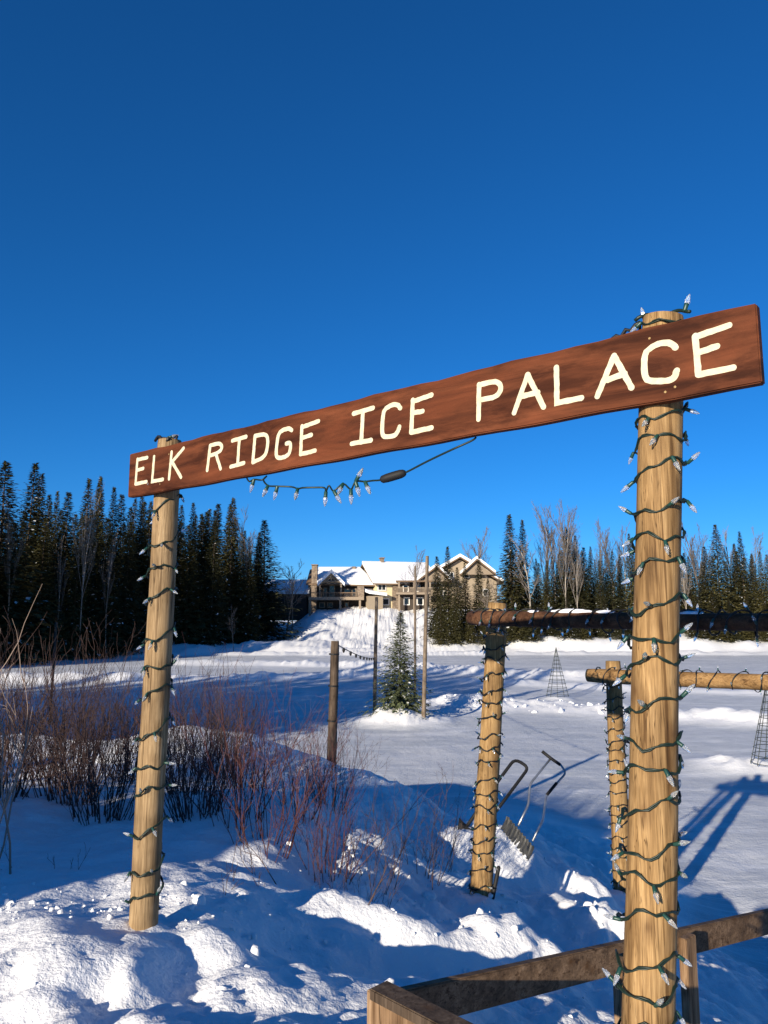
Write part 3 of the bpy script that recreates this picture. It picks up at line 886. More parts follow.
def beam_helix(a, b, r, pitch, seed):
    R = random.Random(seed); a, b = Vector(a), Vector(b); d = (b - a); Lg = d.length; t = d / Lg
    up = Vector((0, 0, 1)); up = (up - t * up.dot(t)).normalized(); w = t.cross(up)
    pts, ns = [], []; s = 0.1; th = 0.5; j = [R.uniform(0, 6) for _ in range(3)]
    while s < Lg - 0.1:
        n = up * math.sin(th) + w * math.cos(th)
        loose = 0.010 + 0.022 * max(0, math.sin(th * 0.37 + j[0])) * max(0, -n.z + 0.2)
        pts.append(a + t * (s + 0.02 * math.sin(th * 1.7 + j[1])) + n * (r + loose)); ns.append(n)
        s += pitch * (1 + 0.3 * math.sin(th * 0.21 + j[2])) * 0.25 / 6.283; th += 0.25
    return pts, ns


p, n = beam_helix(b2a, b2b, 0.064, 0.15, 53)
wire_string('black cord with clear bulbs wound along the dark middle beam', p, n, 0.0048, 0.19, 1.2, 63, 'wire_black', maxb=60)
p, n = beam_helix(b3a, b3b, 0.084, 0.20, 54)
wire_string('looping dark cord wound along the light tan farthest beam', p, n, 0.0048, 0.21, 1.1, 64, 'wire_black', maxb=60)
# snow lying on the middle beam
R = random.Random(77)
mb = MB()
for u0, u1, h in ((0.46, 0.66, 0.022), (0.68, 0.76, 0.013), (0.34, 0.40, 0.009), (1.0, 1.10, 0.010)):
    k = 14; a = b2a.lerp(b2b, u0 * 0.62); b = b2a.lerp(b2b, u1 * 0.62)
    for i in range(k + 1):
        s = i / k; c = a.lerp(b, s) + Vector((0, 0, 0.052)); hh = h * math.sin(math.pi * min(max(s, 0.03), 0.97)) ** 0.5 * R.uniform(0.8, 1.1)
        w = 0.042 * math.sin(math.pi * min(max(s, 0.05), 0.95)) ** 0.4
        nrm = Vector((0.64, 0.768, 0))
        for a_ in range(7):
            an = math.pi * a_ / 6
            mb.v.append(tuple(c - nrm * math.cos(an) * w + Vector((0, 0, math.sin(an) * (hh + 0.012) - 0.006)) - b2a))
    o = len(mb.v) - 7 * (k + 1)
    for i in range(k):
        for a_ in range(6):
            mb.f.append((o + i * 7 + a_, o + i * 7 + a_ + 1, o + (i + 1) * 7 + a_ + 1, o + (i + 1) * 7 + a_)); mb.m.append(0)
tag(mb.build('snow_strip', M['roof_snow'], None, b2a, smooth=True), 'thin strips of snow lying on top of the dark middle beam', 'snow')

# ------------------------------------------------------------------ plank railing in the foreground
def beam_box(mb, a, b, w, h, n_side):
    """board from a to b (centres of its top edge), h deep, w thick towards n_side"""
    a, b = Vector(a), Vector(b); s = Vector(n_side).normalized() * w / 2; dn = Vector((0, 0, -h))
    vs = [a - s + dn, b - s + dn, b + s + dn, a + s + dn, a - s, b - s, b + s, a + s]
    mb.add(vs, [(0, 3, 2, 1), (4, 5, 6, 7), (0, 1, 5, 4), (1, 2, 6, 5), (2, 3, 7, 6), (3, 0, 4, 7)])


ra, rb = at(400, 989, 3.02), at(775, 908, 5.1)
rail = thing('plank_railing', Vector((ra.x, ra.y, gz(ra.x, ra.y))), 'weathered plank railing sloping down behind the thick right post', 'railing')
ro = rail.location
sd = Vector((rb.y - ra.y, -(rb.x - ra.x), 0)).normalized()
mb = MB(); rb2 = ra + (rb - ra) * 1.35; beam_box(mb, ra - ro, rb2 - ro, 0.04, 0.135, sd); o = mb.build('rail', M['rail'], rail); bevel(o, 0.005)
for (px, py, Y, w1, d1, hh, mm) in ((622, 953, 3.98, 0.045, 0.09, 1.0, 'rail_post'), (687, 936, 4.20, 0.10, 0.045, 1.0, 'rail_post'), (383, 990, 2.98, 0.085, 0.085, 0.9, 'rail_post')):
    c = at(px, py, Y); mb = MB()
    d = (rb - ra); d.z = 0; d.normalize()
    mx = Matrix(((d.x, sd.x, 0), (d.y, sd.y, 0), (0, 0, 1))).to_4x4(); mx.translation = c - ro - sd * 0.0
    mb.box((-w1 / 2, -d1 / 2, -hh), (w1 / 2, d1 / 2, 0), 0, mx)
    o = mb.build('rail_post', M[mm], rail); bevel(o, 0.004)
c0 = at(378, 984, 2.92); c1 = c0 + Vector((0.62, -0.60, -0.03))
mb = MB(); s2 = Vector((0.70, 0.72, 0)); beam_box(mb, c0 - ro, c1 - ro, 0.090, 0.038, s2); o = mb.build('handrail_cap', M['weathered'], rail); bevel(o, 0.004)
mb = MB(); beam_box(mb, c0 - ro - Vector((0, 0, .041)) + s2 * 0.03, c1 - ro - Vector((0, 0, .041)) + s2 * 0.03, 0.038, 0.13, s2); o = mb.build('rail', M['rail_post'], rail); bevel(o, 0.004)

# ------------------------------------------------------------------ shovels and stake
def rod(mb, pts, r, n=8): mb.tube(catmull([Vector(p) for p in pts], 3) if len(pts) > 2 else pts, r, n)


def rounded(P, k=0.12):
    o = [Vector(P[0])]
    for i in range(1, len(P) - 1):
        a, b, c = Vector(P[i - 1]), Vector(P[i]), Vector(P[i + 1])
        kk = min(k, 0.4 * (b - a).length, 0.4 * (c - b).length)
        p0 = b + (a - b).normalized() * kk; p1 = b + (c - b).normalized() * kk
        for j in range(5):
            t = j / 4; o.append(p0 * (1 - t) ** 2 + b * 2 * t * (1 - t) + p1 * t * t)
    return o + [Vector(P[-1])]


z5 = lambda x, y, Y: at(460 + x * 0.1823, 740 + y * 0.1823, Y * 1.05)
s1o = z5(60, 440, 8.65)
sh1 = thing('snow_scoop', s1o, 'black snow scoop with long U-shaped tube handle behind the middle gate post', 'snow shovel')
mb = MB(); hp = rounded([z5(40, 470, 8.6), z5(180, 265, 8.85), z5(300, 103, 9.05), z5(378, 150, 9.05), z5(285, 275, 8.85), z5(165, 435, 8.6)], 0.08)
mb.tube([q_ - s1o for q_ in hp], 0.019, 8); mb.build('handle', M['black'], sh1, smooth=True)
mb = MB(); rows = []
A, B = z5(-5, 400, 8.65), z5(175, 470, 8.5)
for i in range(9):
    for j in range(7):
        u = j / 6; v = i / 8
        pnt = A.lerp(B, u) + Vector((-0.06, -0.12, -0.16)) * v + Vector((0, 0, -0.10 - 0.08 * math.sin(v * 1.6))) + Vector((0, 0, 0.05 * (abs(u - .5) * 2) ** 4))
        mb.v.append(tuple(pnt - s1o))
for i in range(8):
    for j in range(6): mb.f.append((i * 7 + j, i * 7 + j + 1, (i + 1) * 7 + j + 1, (i + 1) * 7 + j)); mb.m.append(0)
o = mb.build('scoop', M['black'], sh1, smooth=True); md = o.modifiers.new('thick', 'SOLIDIFY'); md.thickness = 0.008

s2o = z5(340, 540, 8.5)
sh2 = thing('snow_shovel', s2o, 'wide snow pusher shovel with bent steel tube handles standing in the bank', 'snow shovel')
mb = MB()
hp = rounded([z5(320, 470, 8.55), z5(375, 355, 8.7), z5(385, 240, 8.85), z5(495, 105, 9.0)], 0.05); mb.tube([q_ - s2o for q_ in hp], 0.013, 8)
mb.build('handle', M['steel'], sh2, smooth=True)
mb = MB(); hp = rounded([z5(398, 555, 8.45), z5(455, 440, 8.6), z5(474, 300, 8.75), z5(583, 180, 8.9), z5(548, 130, 8.95)], 0.05); mb.tube([q_ - s2o for q_ in hp], 0.013, 8)
mb.build('handle', M['steel'], sh2, smooth=True)
mb = MB(); mb.tube([z5(450, 62, 9.02) - s2o, z5(495, 98, 8.99) - s2o, z5(550, 136, 8.95) - s2o], 0.019, 8); mb.build('grip', M['black'], sh2, smooth=True)
mb = MB(); mb.tube([z5(476, 302, 8.745) - s2o, z5(530, 236, 8.81) - s2o], 0.018, 8); mb.build('grip', M['black'], sh2, smooth=True)
A, B = z5(262, 425, 8.6), z5(412, 600, 8.38)
mb = MB(); nj = 40
dirv = (B - A).normalized(); fw = Vector((-0.75, -0.55, 0)).normalized()
for i in range(8):
    for j in range(nj + 1):
        u = j / nj; v = i / 7
        curve = fw * (0.10 * (v ** 1.5)) + Vector((0, 0, 0.02 - 0.12 * v))
        rib = fw * (0.018 if (j % 4) < 2 else 0)
        mb.v.append(tuple(A.lerp(B, u) + curve + rib - s2o))
for i in range(7):
    for j in range(nj): mb.f.append((i * (nj + 1) + j, i * (nj + 1) + j + 1, (i + 1) * (nj + 1) + j + 1, (i + 1) * (nj + 1) + j)); mb.m.append(0)
M['blade'] = mat('grey_blade', (0.07, 0.07, 0.066), 0.5, 0.4)
o = mb.build('blade', M['blade'], sh2); md = o.modifiers.new('thick', 'SOLIDIFY'); md.thickness = 0.006

sb = at(489, 915, 7.1); st = at(499, 866, 7.15)
stake = thing('stake', sb, 'short black stake leaning in the snow beside the middle gate post', 'stake')
mb = MB(); d = st - sb; mb.tube([d * -0.3, d * 0.5, d * 0.97, d], [0.019, 0.019, 0.018, 0.012], 8); mb.build('pole', M['black'], stake, smooth=True)

# ------------------------------------------------------------------ poles on the rink
def pole(name, bx, by, tx, ty, Y, r, m, label, seed, bands=(), group=None):
    b, t_ = at(bx, by, Y), at(tx, ty, Y)
    t = log_post(name, b, t_, r, r * 0.8, m, label, seed, under=0.8, group=group)
    for s in bands:
        c = b.lerp(t_, s) - b; d = (t_ - b).normalized()
        mb = MB(); mb.tube([c - d * 0.012, c + d * 0.012], r * 1.04, 14); mb.build('band', M['black'], t)
    return t, t_


dp, dp_t = pole('slim_post', 331, 775, 334.5, 641, 12.0, 0.078, M['weathered'], 'dark weathered post rising from the bank crest behind red shrubs', 71, (0.40, 0.66, 0.90))
tp1, tp1_t = pole('slim_post', 375, 698, 376.5, 597, 34.0, 0.085, M['grey_pole'], 'grey pole just left of the little spruce on the rink', 72)
tp2, tp2_t = pole('slim_post', 424, 712, 427, 556, 30.0, 0.085, M['grey_pole'], 'tallest pale pole, in front and right of the little spruce', 73)
tp3, tp3_t = pole('slim_post', 415, 683, 415.5, 566, 40.0, 0.065, M['grey_pole'], 'thin pole behind the little spruce, between it and the pale pole', 74)
tp4, tp4_t = pole('slim_post', 51, 700, 56, 622, 26.0, 0.045, M['siding_brown'], 'thin dark pole beyond the shrubs at the far left of the rink', 75)


def sag_string(label, a, b, sag, rad, spacing, sc, seed):
    k = 40; pts = [Vector(a).lerp(Vector(b), i / k) + Vector((0, 0, -sag * 4 * (i / k) * (1 - i / k))) for i in range(k + 1)]
    t = thing('light_string', pts[0], label, 'string lights', 'strings of clear lights')
    mb = MB(); mb.tube([q_ - pts[0] for q_ in pts], rad, 5); mb.build('cord', M['wire_black'], t)
    L = (Vector(b) - Vector(a)).length; nb = int(L / spacing)
    mb2 = MB(); mb2.lathe([(0.03, 0.03), (0.045, 0.0), (0.055, -0.07), (0.03, -0.14), (0.008, -0.16)], 8)
    me = mb2.mesh('lamp_bulb', M['black'], True)
    for i in range(1, nb):
        s = i / nb; q_ = Vector(a).lerp(Vector(b), s) + Vector((0, 0, -sag * 4 * s * (1 - s)))
        o = link('lamp_bulb', me, t, q_ - pts[0]); o.scale = (sc,) * 3
    return t


sag_string('cord of dark lamps sagging from the dark post to the grey pole', dp_t + Vector((0, 0, -0.03)), tp1_t + Vector((0, 0, -2.6)), 0.12, 0.010, 2.0, 0.5, 1)

# ------------------------------------------------------------------ wire cone trees
def cone(px, py, Y, h, r, label, turn):
    b = at(px, py, Y); b.z = gz(b.x, b.y) - 0.02
    t = thing('wire_cone', b, label, 'wire tree'); mb = MB()
    for k in range(10):
        a = k / 10 * 6.283 + turn; mb.tube([(r * math.cos(a), r * math.sin(a), 0), (0.02 * math.cos(a), 0.02 * math.sin(a), h)], 0.011, 4)
    z = 0.05
    while z < h * 0.92:
        rr = r * (1 - z / h) + 0.015
        mb.tube([(rr * math.cos(q_ / 16 * 6.283), rr * math.sin(q_ / 16 * 6.283), z) for q_ in range(17)], 0.009, 4, caps=False); z += 0.19
    mb.build('wire_frame', M['cone_wire'], t)
    mb = MB(); mb.tube([(0, 0, h * 0.98), (0, 0, h + 0.10)], [0.05, 0.01], 6); mb.build('tip', M['cone_wire'], t)
    return t


cone(557.5, 697, 39.0, 2.3, 0.56, 'thin wire cone tree standing far out on the ice left of the tan beam', 0.1)
cone(777, 766, 20.6, 2.5, 0.62, 'wire cone tree cut by the right edge of the view', 0.3)

# ------------------------------------------------------------------ spruces
def rvec(R): return Vector((R.gauss(0, 1), R.gauss(0, 1), R.gauss(0, 1))).normalized()


def spruce_mesh(h, rad, seed, levels, per, base0, spl, sprays, needles, taper=0.85, frost=0.03, trunk_r=0.16, ragged=0.3):
    R = random.Random(seed); mb = MB()
    for i in range(levels):
        t = base0 + (1 - base0) * (i / levels) ** 0.95
        z = h * t; env = rad * (1 - t) ** taper + 0.012 * rad
        env *= 1 + ragged * 0.45 * math.sin(i * 1.7 + seed) * (1 - t) 
        nb = max(3, int(per * (0.55 + 0.6 * (1 - t))))
        for k in range(nb):
            az = 6.283 * (k / nb) + R.uniform(-0.5, 0.5) + i * 2.4
            L = env * R.uniform(1 - ragged * 1.4, 1 + ragged * 0.7)
            if R.random() < 0.06: L *= 0.4
            sl = -0.42 + 0.75 * t + R.uniform(-0.12, 0.12)
            o = Vector((math.cos(az), math.sin(az), 0)); w = Vector((-o.y, o.x, 0))
            ns = max(2, int(sprays * (0.35 + 0.65 * L / rad)))
            for j in range(ns):
                s = (j + R.uniform(0.2, 0.9)) / ns
                s = 0.12 + 0.88 * s
                p = o * (L * s) + Vector((0, 0, z + sl * L * s + 0.20 * L * (s * s - 0.3 * s) + R.uniform(-0.05, 0.05) * spl * 3))
                l = spl * R.uniform(0.55, 1.25) * (1.05 - 0.35 * s) * (0.46 + 0.54 * (1 - t) ** 0.8)
                side = R.choice((-1, 1)) * R.uniform(0.2, 0.95)
                d = (o * R.uniform(0.5, 0.95) + w * side + Vector((0, 0, -0.25 + 0.5 * t + R.uniform(-0.35, 0.2)))).normalized()
                wd = d.cross(Vector((R.uniform(-.5, .5), R.uniform(-.5, .5), 1))).normalized() * l * R.uniform(0.16, 0.30)
                mi = 1 if R.random() < frost * (0.4 + s) else 0
                q_ = p + Vector((0, 0, 0.03 * spl)) if mi else p
                dr = Vector((0, 0, -0.10 * l))
                if mi: l *= 0.7
                mb.add([q_ - d * l * 0.2, q_ + d * l * 0.35 + wd, q_ + d * l + dr, q_ + d * l * 0.45 - wd], [(0, 1, 2, 3)], mi)
    # leader
    for j in range(10):
        z = h * (0.985 + 0.02 * j / 10); a = R.uniform(0, 6.28); d = Vector((math.cos(a) * 0.35, math.sin(a) * 0.35, 1)).normalized(); l = spl * 0.6
        wd = d.orthogonal().normalized() * l * 0.12; p = Vector((0, 0, z - l))
        mb.add([p, p + d * l * .5 + wd, p + d * l, p + d * l * .5 - wd], [(0, 1, 2, 3)], 0)
    crown = mb.mesh('crown', [needles, M['frost']])
    tb = MB(); tb.tube([(0, 0, -0.5), (0, 0, h * 0.3), (0, 0, h * 0.7), (0, 0, h * 0.99)], [trunk_r, trunk_r * 0.75, trunk_r * 0.35, 0.015], 7)
    return tb.mesh('trunk', M['bark'], True), crown


SPR = []
for i, (rad, per, tap, rag, base0) in enumerate([(3.0, 11, 0.98, 0.28, 0.04), (2.6, 10, 0.95, 0.34, 0.06), (3.5, 12, 1.02, 0.26, 0.03), (2.2, 10, 0.88, 0.40, 0.08),
                                                 (2.8, 11, 0.95, 0.38, 0.05), (3.2, 11, 1.0, 0.34, 0.06), (2.0, 10, 0.85, 0.34, 0.05)]):
    SPR.append((spruce_mesh(15.0, rad, 100 + i, 100, per, base0, 0.62, 12, M['needles'], tap, 0.018, 0.15, rag), 15.0))
NEAR_SPR = (spruce_mesh(3.8, 1.35, 201, 62, 12, 0.02, 0.25, 14, M['needles_near'], 0.92, 0.05, 0.05, 0.36), 3.8)


def place_tree(kind, px, top, Y, label, group, wf=1.0, rz=None, name='spruce_tree', cat='tree', xyz=None, lean=0.0):
    (trunk, crown), h0 = kind
    if xyz is None:
        p = at(px, top, Y); x = p.x; g = gz(x, Y); H = p.z - g
    else:
        x, Y, H = xyz; g = gz(x, Y)
    t = thing(name, (x, Y, g - 0.05), label, cat, group)
    s = H / h0; sq = 1 if xyz or name == 'bare_tree' or Y < 50 else trng.uniform(0.82, 1.25)
    t.scale = (s * wf * sq, s * wf * sq, s); t.rotation_euler = (trng.uniform(-0.025, 0.025), lean + trng.uniform(-0.025, 0.025), rz if rz is not None else trng.uniform(0, 6.28))
    link('trunk', trunk, t); link('crown', crown, t)
    return t


trng = random.Random(5)
ORD = ['first', 'second', 'third', 'fourth', 'fifth', 'sixth', 'seventh', 'eighth', 'ninth', 'tenth', 'eleventh', 'twelfth', 'thirteenth', 'fourteenth', 'fifteenth', 'sixteenth',
       'seventeenth', 'eighteenth', 'nineteenth', 'twentieth', 'twenty-first', 'twenty-second', 'twenty-third', 'twenty-fourth', 'twenty-fifth', 'twenty-sixth', 'twenty-seventh', 'twenty-eighth', 'twenty-ninth', 'thirtieth',
       'thirty-first', 'thirty-second', 'thirty-third', 'thirty-fourth']

GL = 'spruces of the dark forest on the left'
left = [(6, 461, 70, 2, 1.3), (29, 462, 76, 1, 1), (38, 473, 80, 3, .9), (50, 494, 84, 0, .9), (57, 490, 82, 6, .9), (68, 491, 79, 4, 1), (88, 477, 82, 1, .9), (97, 476, 86, 3, .9),
        (103.5, 477, 88, 6, .9), (115, 487, 84, 0, .85), (124, 494, 82, 4, .9), (133, 498, 86, 1, 1), (141, 492, 84, 6, 1), (150, 501, 82, 5, .9), (161, 505, 84, 0, .9), (173, 500, 86, 1, 1),
        (185, 505, 84, 3, 1), (196, 502, 84, 4, .95), (204, 511, 88, 1, .95), (211, 508, 86, 6, 1), (219, 510, 90, 0, .85), (232, 497, 80, 2, 1.15), (243, 530, 82, 4, .9), (252, 537, 86, 3, 1), (266, 520, 79, 5, 1.45)]
special = {0: 'broad leaning-edged spruce cut by the left edge of the view', 1: 'tall slim spruce with the highest pointed tip near the left edge', 21: 'tall full spruce rising above its neighbours right of the left gate post',
           24: 'bushy spruce ending the dark left forest, next to the house hill'}
for i, (px, top, Y, k, wf) in enumerate(left):
    Y = Y + 26 * (px / 266) ** 1.5
    lab = special.get(i) or f'dark left-forest spruce, {ORD[i]} treetop from the left on its skyline'
    place_tree(SPR[k], px, top, Y, lab, GL, wf)
front = [(16, 522, 72, 4), (44, 518, 74, 2), (78, 512, 75, 5), (105, 517, 75, 0), (128, 522, 76, 2), (164, 522, 78, 5), (190, 524, 78, 0), (214, 520, 77, 4), (250, 552, 77, 2)]
for i, (px, top, Y, k) in enumerate(front):
    Y = Y + 25 * (px / 266) ** 1.5
    place_tree(SPR[k], px, top, Y, f'lower spruce in the front row of the left forest, {ORD[i]} from its left', GL, 1.0)
for i in range(34):
    px = -30 + i * 8.9 + trng.uniform(-4, 4)
    place_tree(SPR[trng.randrange(7)], px, 508 + trng.uniform(-8, 16) + (26 if px > 235 else 0), trng.uniform(104, 124), 'spruce buried deep inside the left forest behind its front rows', 'spruces deep in the left forest', 1.05)
for i in range(42):      # the same forest goes on past the left edge and shades the shore
    t = trng.uniform(-61, -90); k = trng.uniform(4, 46)
    x, y = t * .848 + k * .53, -t * .53 + k * .848
    if x / y > -0.54: continue
    place_tree(SPR[trng.randrange(7)], 0, 0, 0, 'spruce of the left forest standing past the left edge of the view', 'spruces past the left edge', 1.15, xyz=(x, y, trng.uniform(14, 18)))
for i in range(15):      # tall spruces left of the camera whose shadow lies across the rink
    t = -18.2 - 1.55 * i + trng.uniform(-.4, .4); k = trng.uniform(-3, 3)
    x, y = t * .848 + k * .53 - 1.2, -t * .53 + k * .848
    Hh = (13.2 + 0.22 * i) if i < 11 else 11.5
    place_tree(SPR[(0, 2, 5, 4)[i % 4]], 0, 0, 0, 'tall spruce beside the path, past the left edge of the view', 'spruces beside the path', 1.1, xyz=(x, y, Hh))

GR = 'spruces along the far shore'
right = [(437, 556, 100, 6, 1.1), (448, 546, 98, 1, 1.0), (458, 567, 97, 4, 1.0), (465, 562, 99, 0, .9), (477, 556, 100, 3, 1.0), (488, 578, 98, 5, 1), (510, 514, 96, 1, 1.3), (521, 519, 99, 6, 1.05),
         (535, 558, 100, 0, 1), (546, 560, 98, 4, 1), (557, 553, 100, 1, 1), (568, 527, 99, 3, 1.1), (577, 535, 101, 1, .9), (582, 551, 97, 6, 1), (588, 546, 102, 3, 1), (599, 560, 97, 0, 1), (610, 551, 97, 4, .9), (619, 556, 99, 1, 1),
         (628, 533, 98, 2, .9), (645, 545, 98, 4, 1), (661, 550, 99, 0, 1), (688, 556, 97, 1, 1), (702, 546, 98, 0, .9), (716, 524, 97, 2, 1.15), (732, 543, 100, 3, 1), (741, 531, 98, 5, .9), (752, 553, 99, 1, 1), (759, 551, 97, 4, 1), (770, 527, 96, 2, .95), (786, 540, 97, 0, 1)]
spr = {1: 'needle-tipped spruce, highest of the clump in front of the house', 6: 'tallest spire-shaped spruce on the far shore, just right of the house', 7: 'slim dark spire beside the tallest far-shore spruce', 23: 'broad pointed spruce standing highest right of the front post',
       28: 'tall spruce cut by the right edge above the dark beam', 25: 'bushy pointed spruce between the broad one and the right edge'}
for i, (px, top, Y, k, wf) in enumerate(right):
    lab = spr.get(i) or (f'spruce in the clump before the house, {ORD[i]} tip from its left' if i < 6 else f'far-shore spruce, {ORD[i - 6]} treetop counting right from the house')
    place_tree(SPR[k], px, top, Y, lab, GR, wf)
for i, (px, top) in enumerate([(441, 600), (455, 598), (470, 604), (484, 606), (500, 600), (516, 588), (532, 598), (548, 602), (566, 592), (583, 598), (604, 592), (622, 600), (640, 595), (660, 600), (694, 598), (712, 590), (728, 598), (746, 592), (764, 598), (780, 590)]):
    place_tree(SPR[(2, 0, 5, 4)[i % 4]], px, top, 94 + trng.uniform(-1, 1.5), f'low bushy spruce on the far bank right of the house, {ORD[i]} from the left', 'low spruces on the far bank', 1.35)
for i in range(30):
    px = 515 + i * 9.6 + trng.uniform(-4, 4)
    place_tree(SPR[trng.randrange(7)], px, 552 + trng.uniform(-8, 14), trng.uniform(104, 124), 'spruce standing back inside the far-shore forest behind the front trees', 'spruces deep in the far-shore forest', 1.1)

place_tree(NEAR_SPR, 399, 611, 31.0, 'little lone spruce on a snow mound out on the rink', None, 1.0, 0.4)

# ------------------------------------------------------------------ bare trees
def bare_mesh(h, seed, trunk_r, spread, forks, pale, depth=4):
    R = random.Random(seed); tb, mb = MB(), MB()

    def grow(p, d, L, r, lev):
        k = 4; pts = [p.copy()]; q_ = p.copy(); dd = d.copy()
        for i in range(k):
            dd = (dd + rvec(R) * 0.12 + Vector((0, 0, 0.05))).normalized(); q_ = q_ + dd * (L / k); pts.append(q_.copy())
        (tb if lev == 0 else mb).tube(pts, [r * (1 - 0.6 * i / k) for i in range(k + 1)], 6 if lev == 0 else 3, caps=False)
        if lev >= depth: return
        nb = (forks, 6, 6, 4, 0)[lev] if lev < 5 else 0
        for j in range(nb):
            s = R.uniform(0.30, 1.0) if lev else 0.35 + 0.65 * (j + R.random()) / nb
            i = min(k - 1, int(s * k)); pt = pts[i].lerp(pts[i + 1], s * k - i)
            ax = rvec(R); side = (ax - dd * ax.dot(dd)).normalized()
            nd_ = (dd * R.uniform(0.7, 1.1) + side * spread * R.uniform(0.5, 1.1) + Vector((0, 0, 0.25))).normalized()
            grow(pt, nd_, L * R.uniform(0.28, 0.48) * (0.9 if lev else (1.15 - 0.6 * s)), max(0.007, r * 0.40), lev + 1)

    grow(Vector((0, 0, -0.3)), Vector((0, 0, 1)), h * 0.90, trunk_r, 0)
    return tb.mesh('trunk', M['birch'] if pale else M['twig_pale'], True), mb.mesh('crown', M['twig_pale'] if pale else M['twig'])


BARE = [(bare_mesh(14, 301, 0.12, 0.55, 17, False), 14), (bare_mesh(14, 302, 0.11, 0.45, 16, True), 14), (bare_mesh(14, 303, 0.10, 0.60, 15, False), 14), (bare_mesh(14, 304, 0.13, 0.8, 12, True, 4), 14),
        (bare_mesh(5, 305, 0.06, 0.9, 11, False, 3), 5)]
GB = 'bare leafless trees'
bare = [(531, 540, 95, 3, 1.2, 'white-barked bare birch forking low, right of the tall spire spruce'), (541, 516, 103, 0, 1, 'hazy bare aspen just left of the tallest bare clump'), (551, 512, 104, 1, 1, 'tall grey bare aspen leading the bare clump left of the front post'),
        (559, 514, 101, 2, 1, 'bare aspen in the middle of the bare clump left of the front post'), (571, 513, 104, 0, 1, 'bare aspen at the right side of the bare clump left of the front post'), (565, 520, 95, 1, .8, 'pale slim trunk standing before the bare clump'),
        (576, 548, 95, 1, .8, 'short pale slim trunk right of the bare clump'), (597, 533, 103, 2, 1, 'thin bare aspen midway between bare clump and front post'), (614, 526, 104, 0, 1, 'bare aspen tall behind the spruces, close left of the front post'),
        (623, 530, 105, 1, 1, 'bare aspen brushing the left side of the front post'), (690, 534, 103, 2, 1, 'bare aspen right beside the right side of the front post'), (700, 528, 104, 0, 1, 'twiggy bare aspen left of the broad pointed spruce'),
        (725, 534, 103, 1, 1, 'bare aspen showing just right of the broad pointed spruce'), (752, 538, 104, 2, 1, 'bare aspen behind the spruces near the right edge'), (684, 560, 95, 1, .8, 'small pale forked trunk close to the right side of the front post'),
        (470, 532, 138, 0, 1.2, 'tall bare tree behind the house roof, right of its gable'), (490, 546, 140, 2, 1.2, 'lower bare tree behind the house roof near the spire spruce'), (415, 553, 112, 2, 1.2, 'small bare tree standing in front of the long snowy roof'),
        (287, 562, 109, 4, 1.1, 'bare round-headed bush tree left of the house'), (293, 570, 111, 4, 1, 'low bare bush tree touching the left end of the house'), (13, 503, 69, 1, .55, 'pale forked birch among the spruces by the left edge'),
        (88, 500, 79, 1, .55, 'leaning pale birch in front of the left forest'), (247, 518, 104, 0, 1, 'bare hazy tree between the two right-hand spruces of the left forest'), (494, 572, 97, 4, 1, 'frosty bare bush tree under the right end of the house'), (503, 580, 97, 4, 1, 'low frosty bush tree against the spire spruce'),
        (484, 590, 96, 4, 1, 'short frosty bush tree among the clump before the house'), (112, 540, 80, 1, .5, 'thin pale trunk inside the left forest near the sign end'), (60, 545, 77, 1, .5, 'thin grey trunk inside the left forest below the low skyline'), (235, 606, 90, 4, .7, 'small pale sapling at the foot of the left forest')]
for px, top, Y, k, wf, lab in bare:
    place_tree(BARE[k], px, top, Y, lab, GB, wf, name='bare_tree', lean=(0.10 if 'leaning' in lab else 0))

# ------------------------------------------------------------------ willow shrubs
def shrub_mesh(seed, h, n, spread, twigs, r0, m, curve=0.25):
    R = random.Random(seed); mb = MB()
    for i in range(n):
        a = R.uniform(0, 6.28); rr = spread * 0.35 * math.sqrt(R.random())
        p = Vector((rr * math.cos(a), rr * math.sin(a), -0.12)); a2 = a + R.uniform(-0.7, 0.7)
        out = R.uniform(0.05, 1.0) * spread
        d = Vector((math.cos(a2) * out, math.sin(a2) * out, 1)).normalized(); L = h * R.uniform(0.45, 1.05); r = r0 * R.uniform(0.6, 1.1)

        def branch(p, d, L, r, lev):
            k = 5; pts = [p.copy()]; q_ = p.copy(); dd = d.copy()
            for _ in range(k):
                dd = (dd + rvec(R) * (0.19 + 0.10 * lev) + Vector((0, 0, curve * 0.2))).normalized(); q_ = q_ + dd * L / k; pts.append(q_.copy())
            mb.tube(pts, [max(0.0012, r * (1 - 0.75 * j / k)) for j in range(k + 1)], 4 if lev == 0 else 3, caps=False)
            if lev >= 2: return
            for _ in range(R.randint(max(1, twigs - 1), twigs + 1) if lev == 0 else R.randint(0, 2)):
                s = R.uniform(0.25, 0.9); ii_ = min(k - 1, int(s * k)); pt = pts[ii_].lerp(pts[ii_ + 1], s * k - ii_)
                sd_ = rvec(R); nd_ = (dd * 0.9 + sd_ * 0.55 + Vector((0, 0, 0.25))).normalized()
                branch(pt, nd_, L * R.uniform(0.25, 0.5), r * 0.5, lev + 1)
        branch(p, d, L, r, 0)
    return mb.mesh('stems', m)


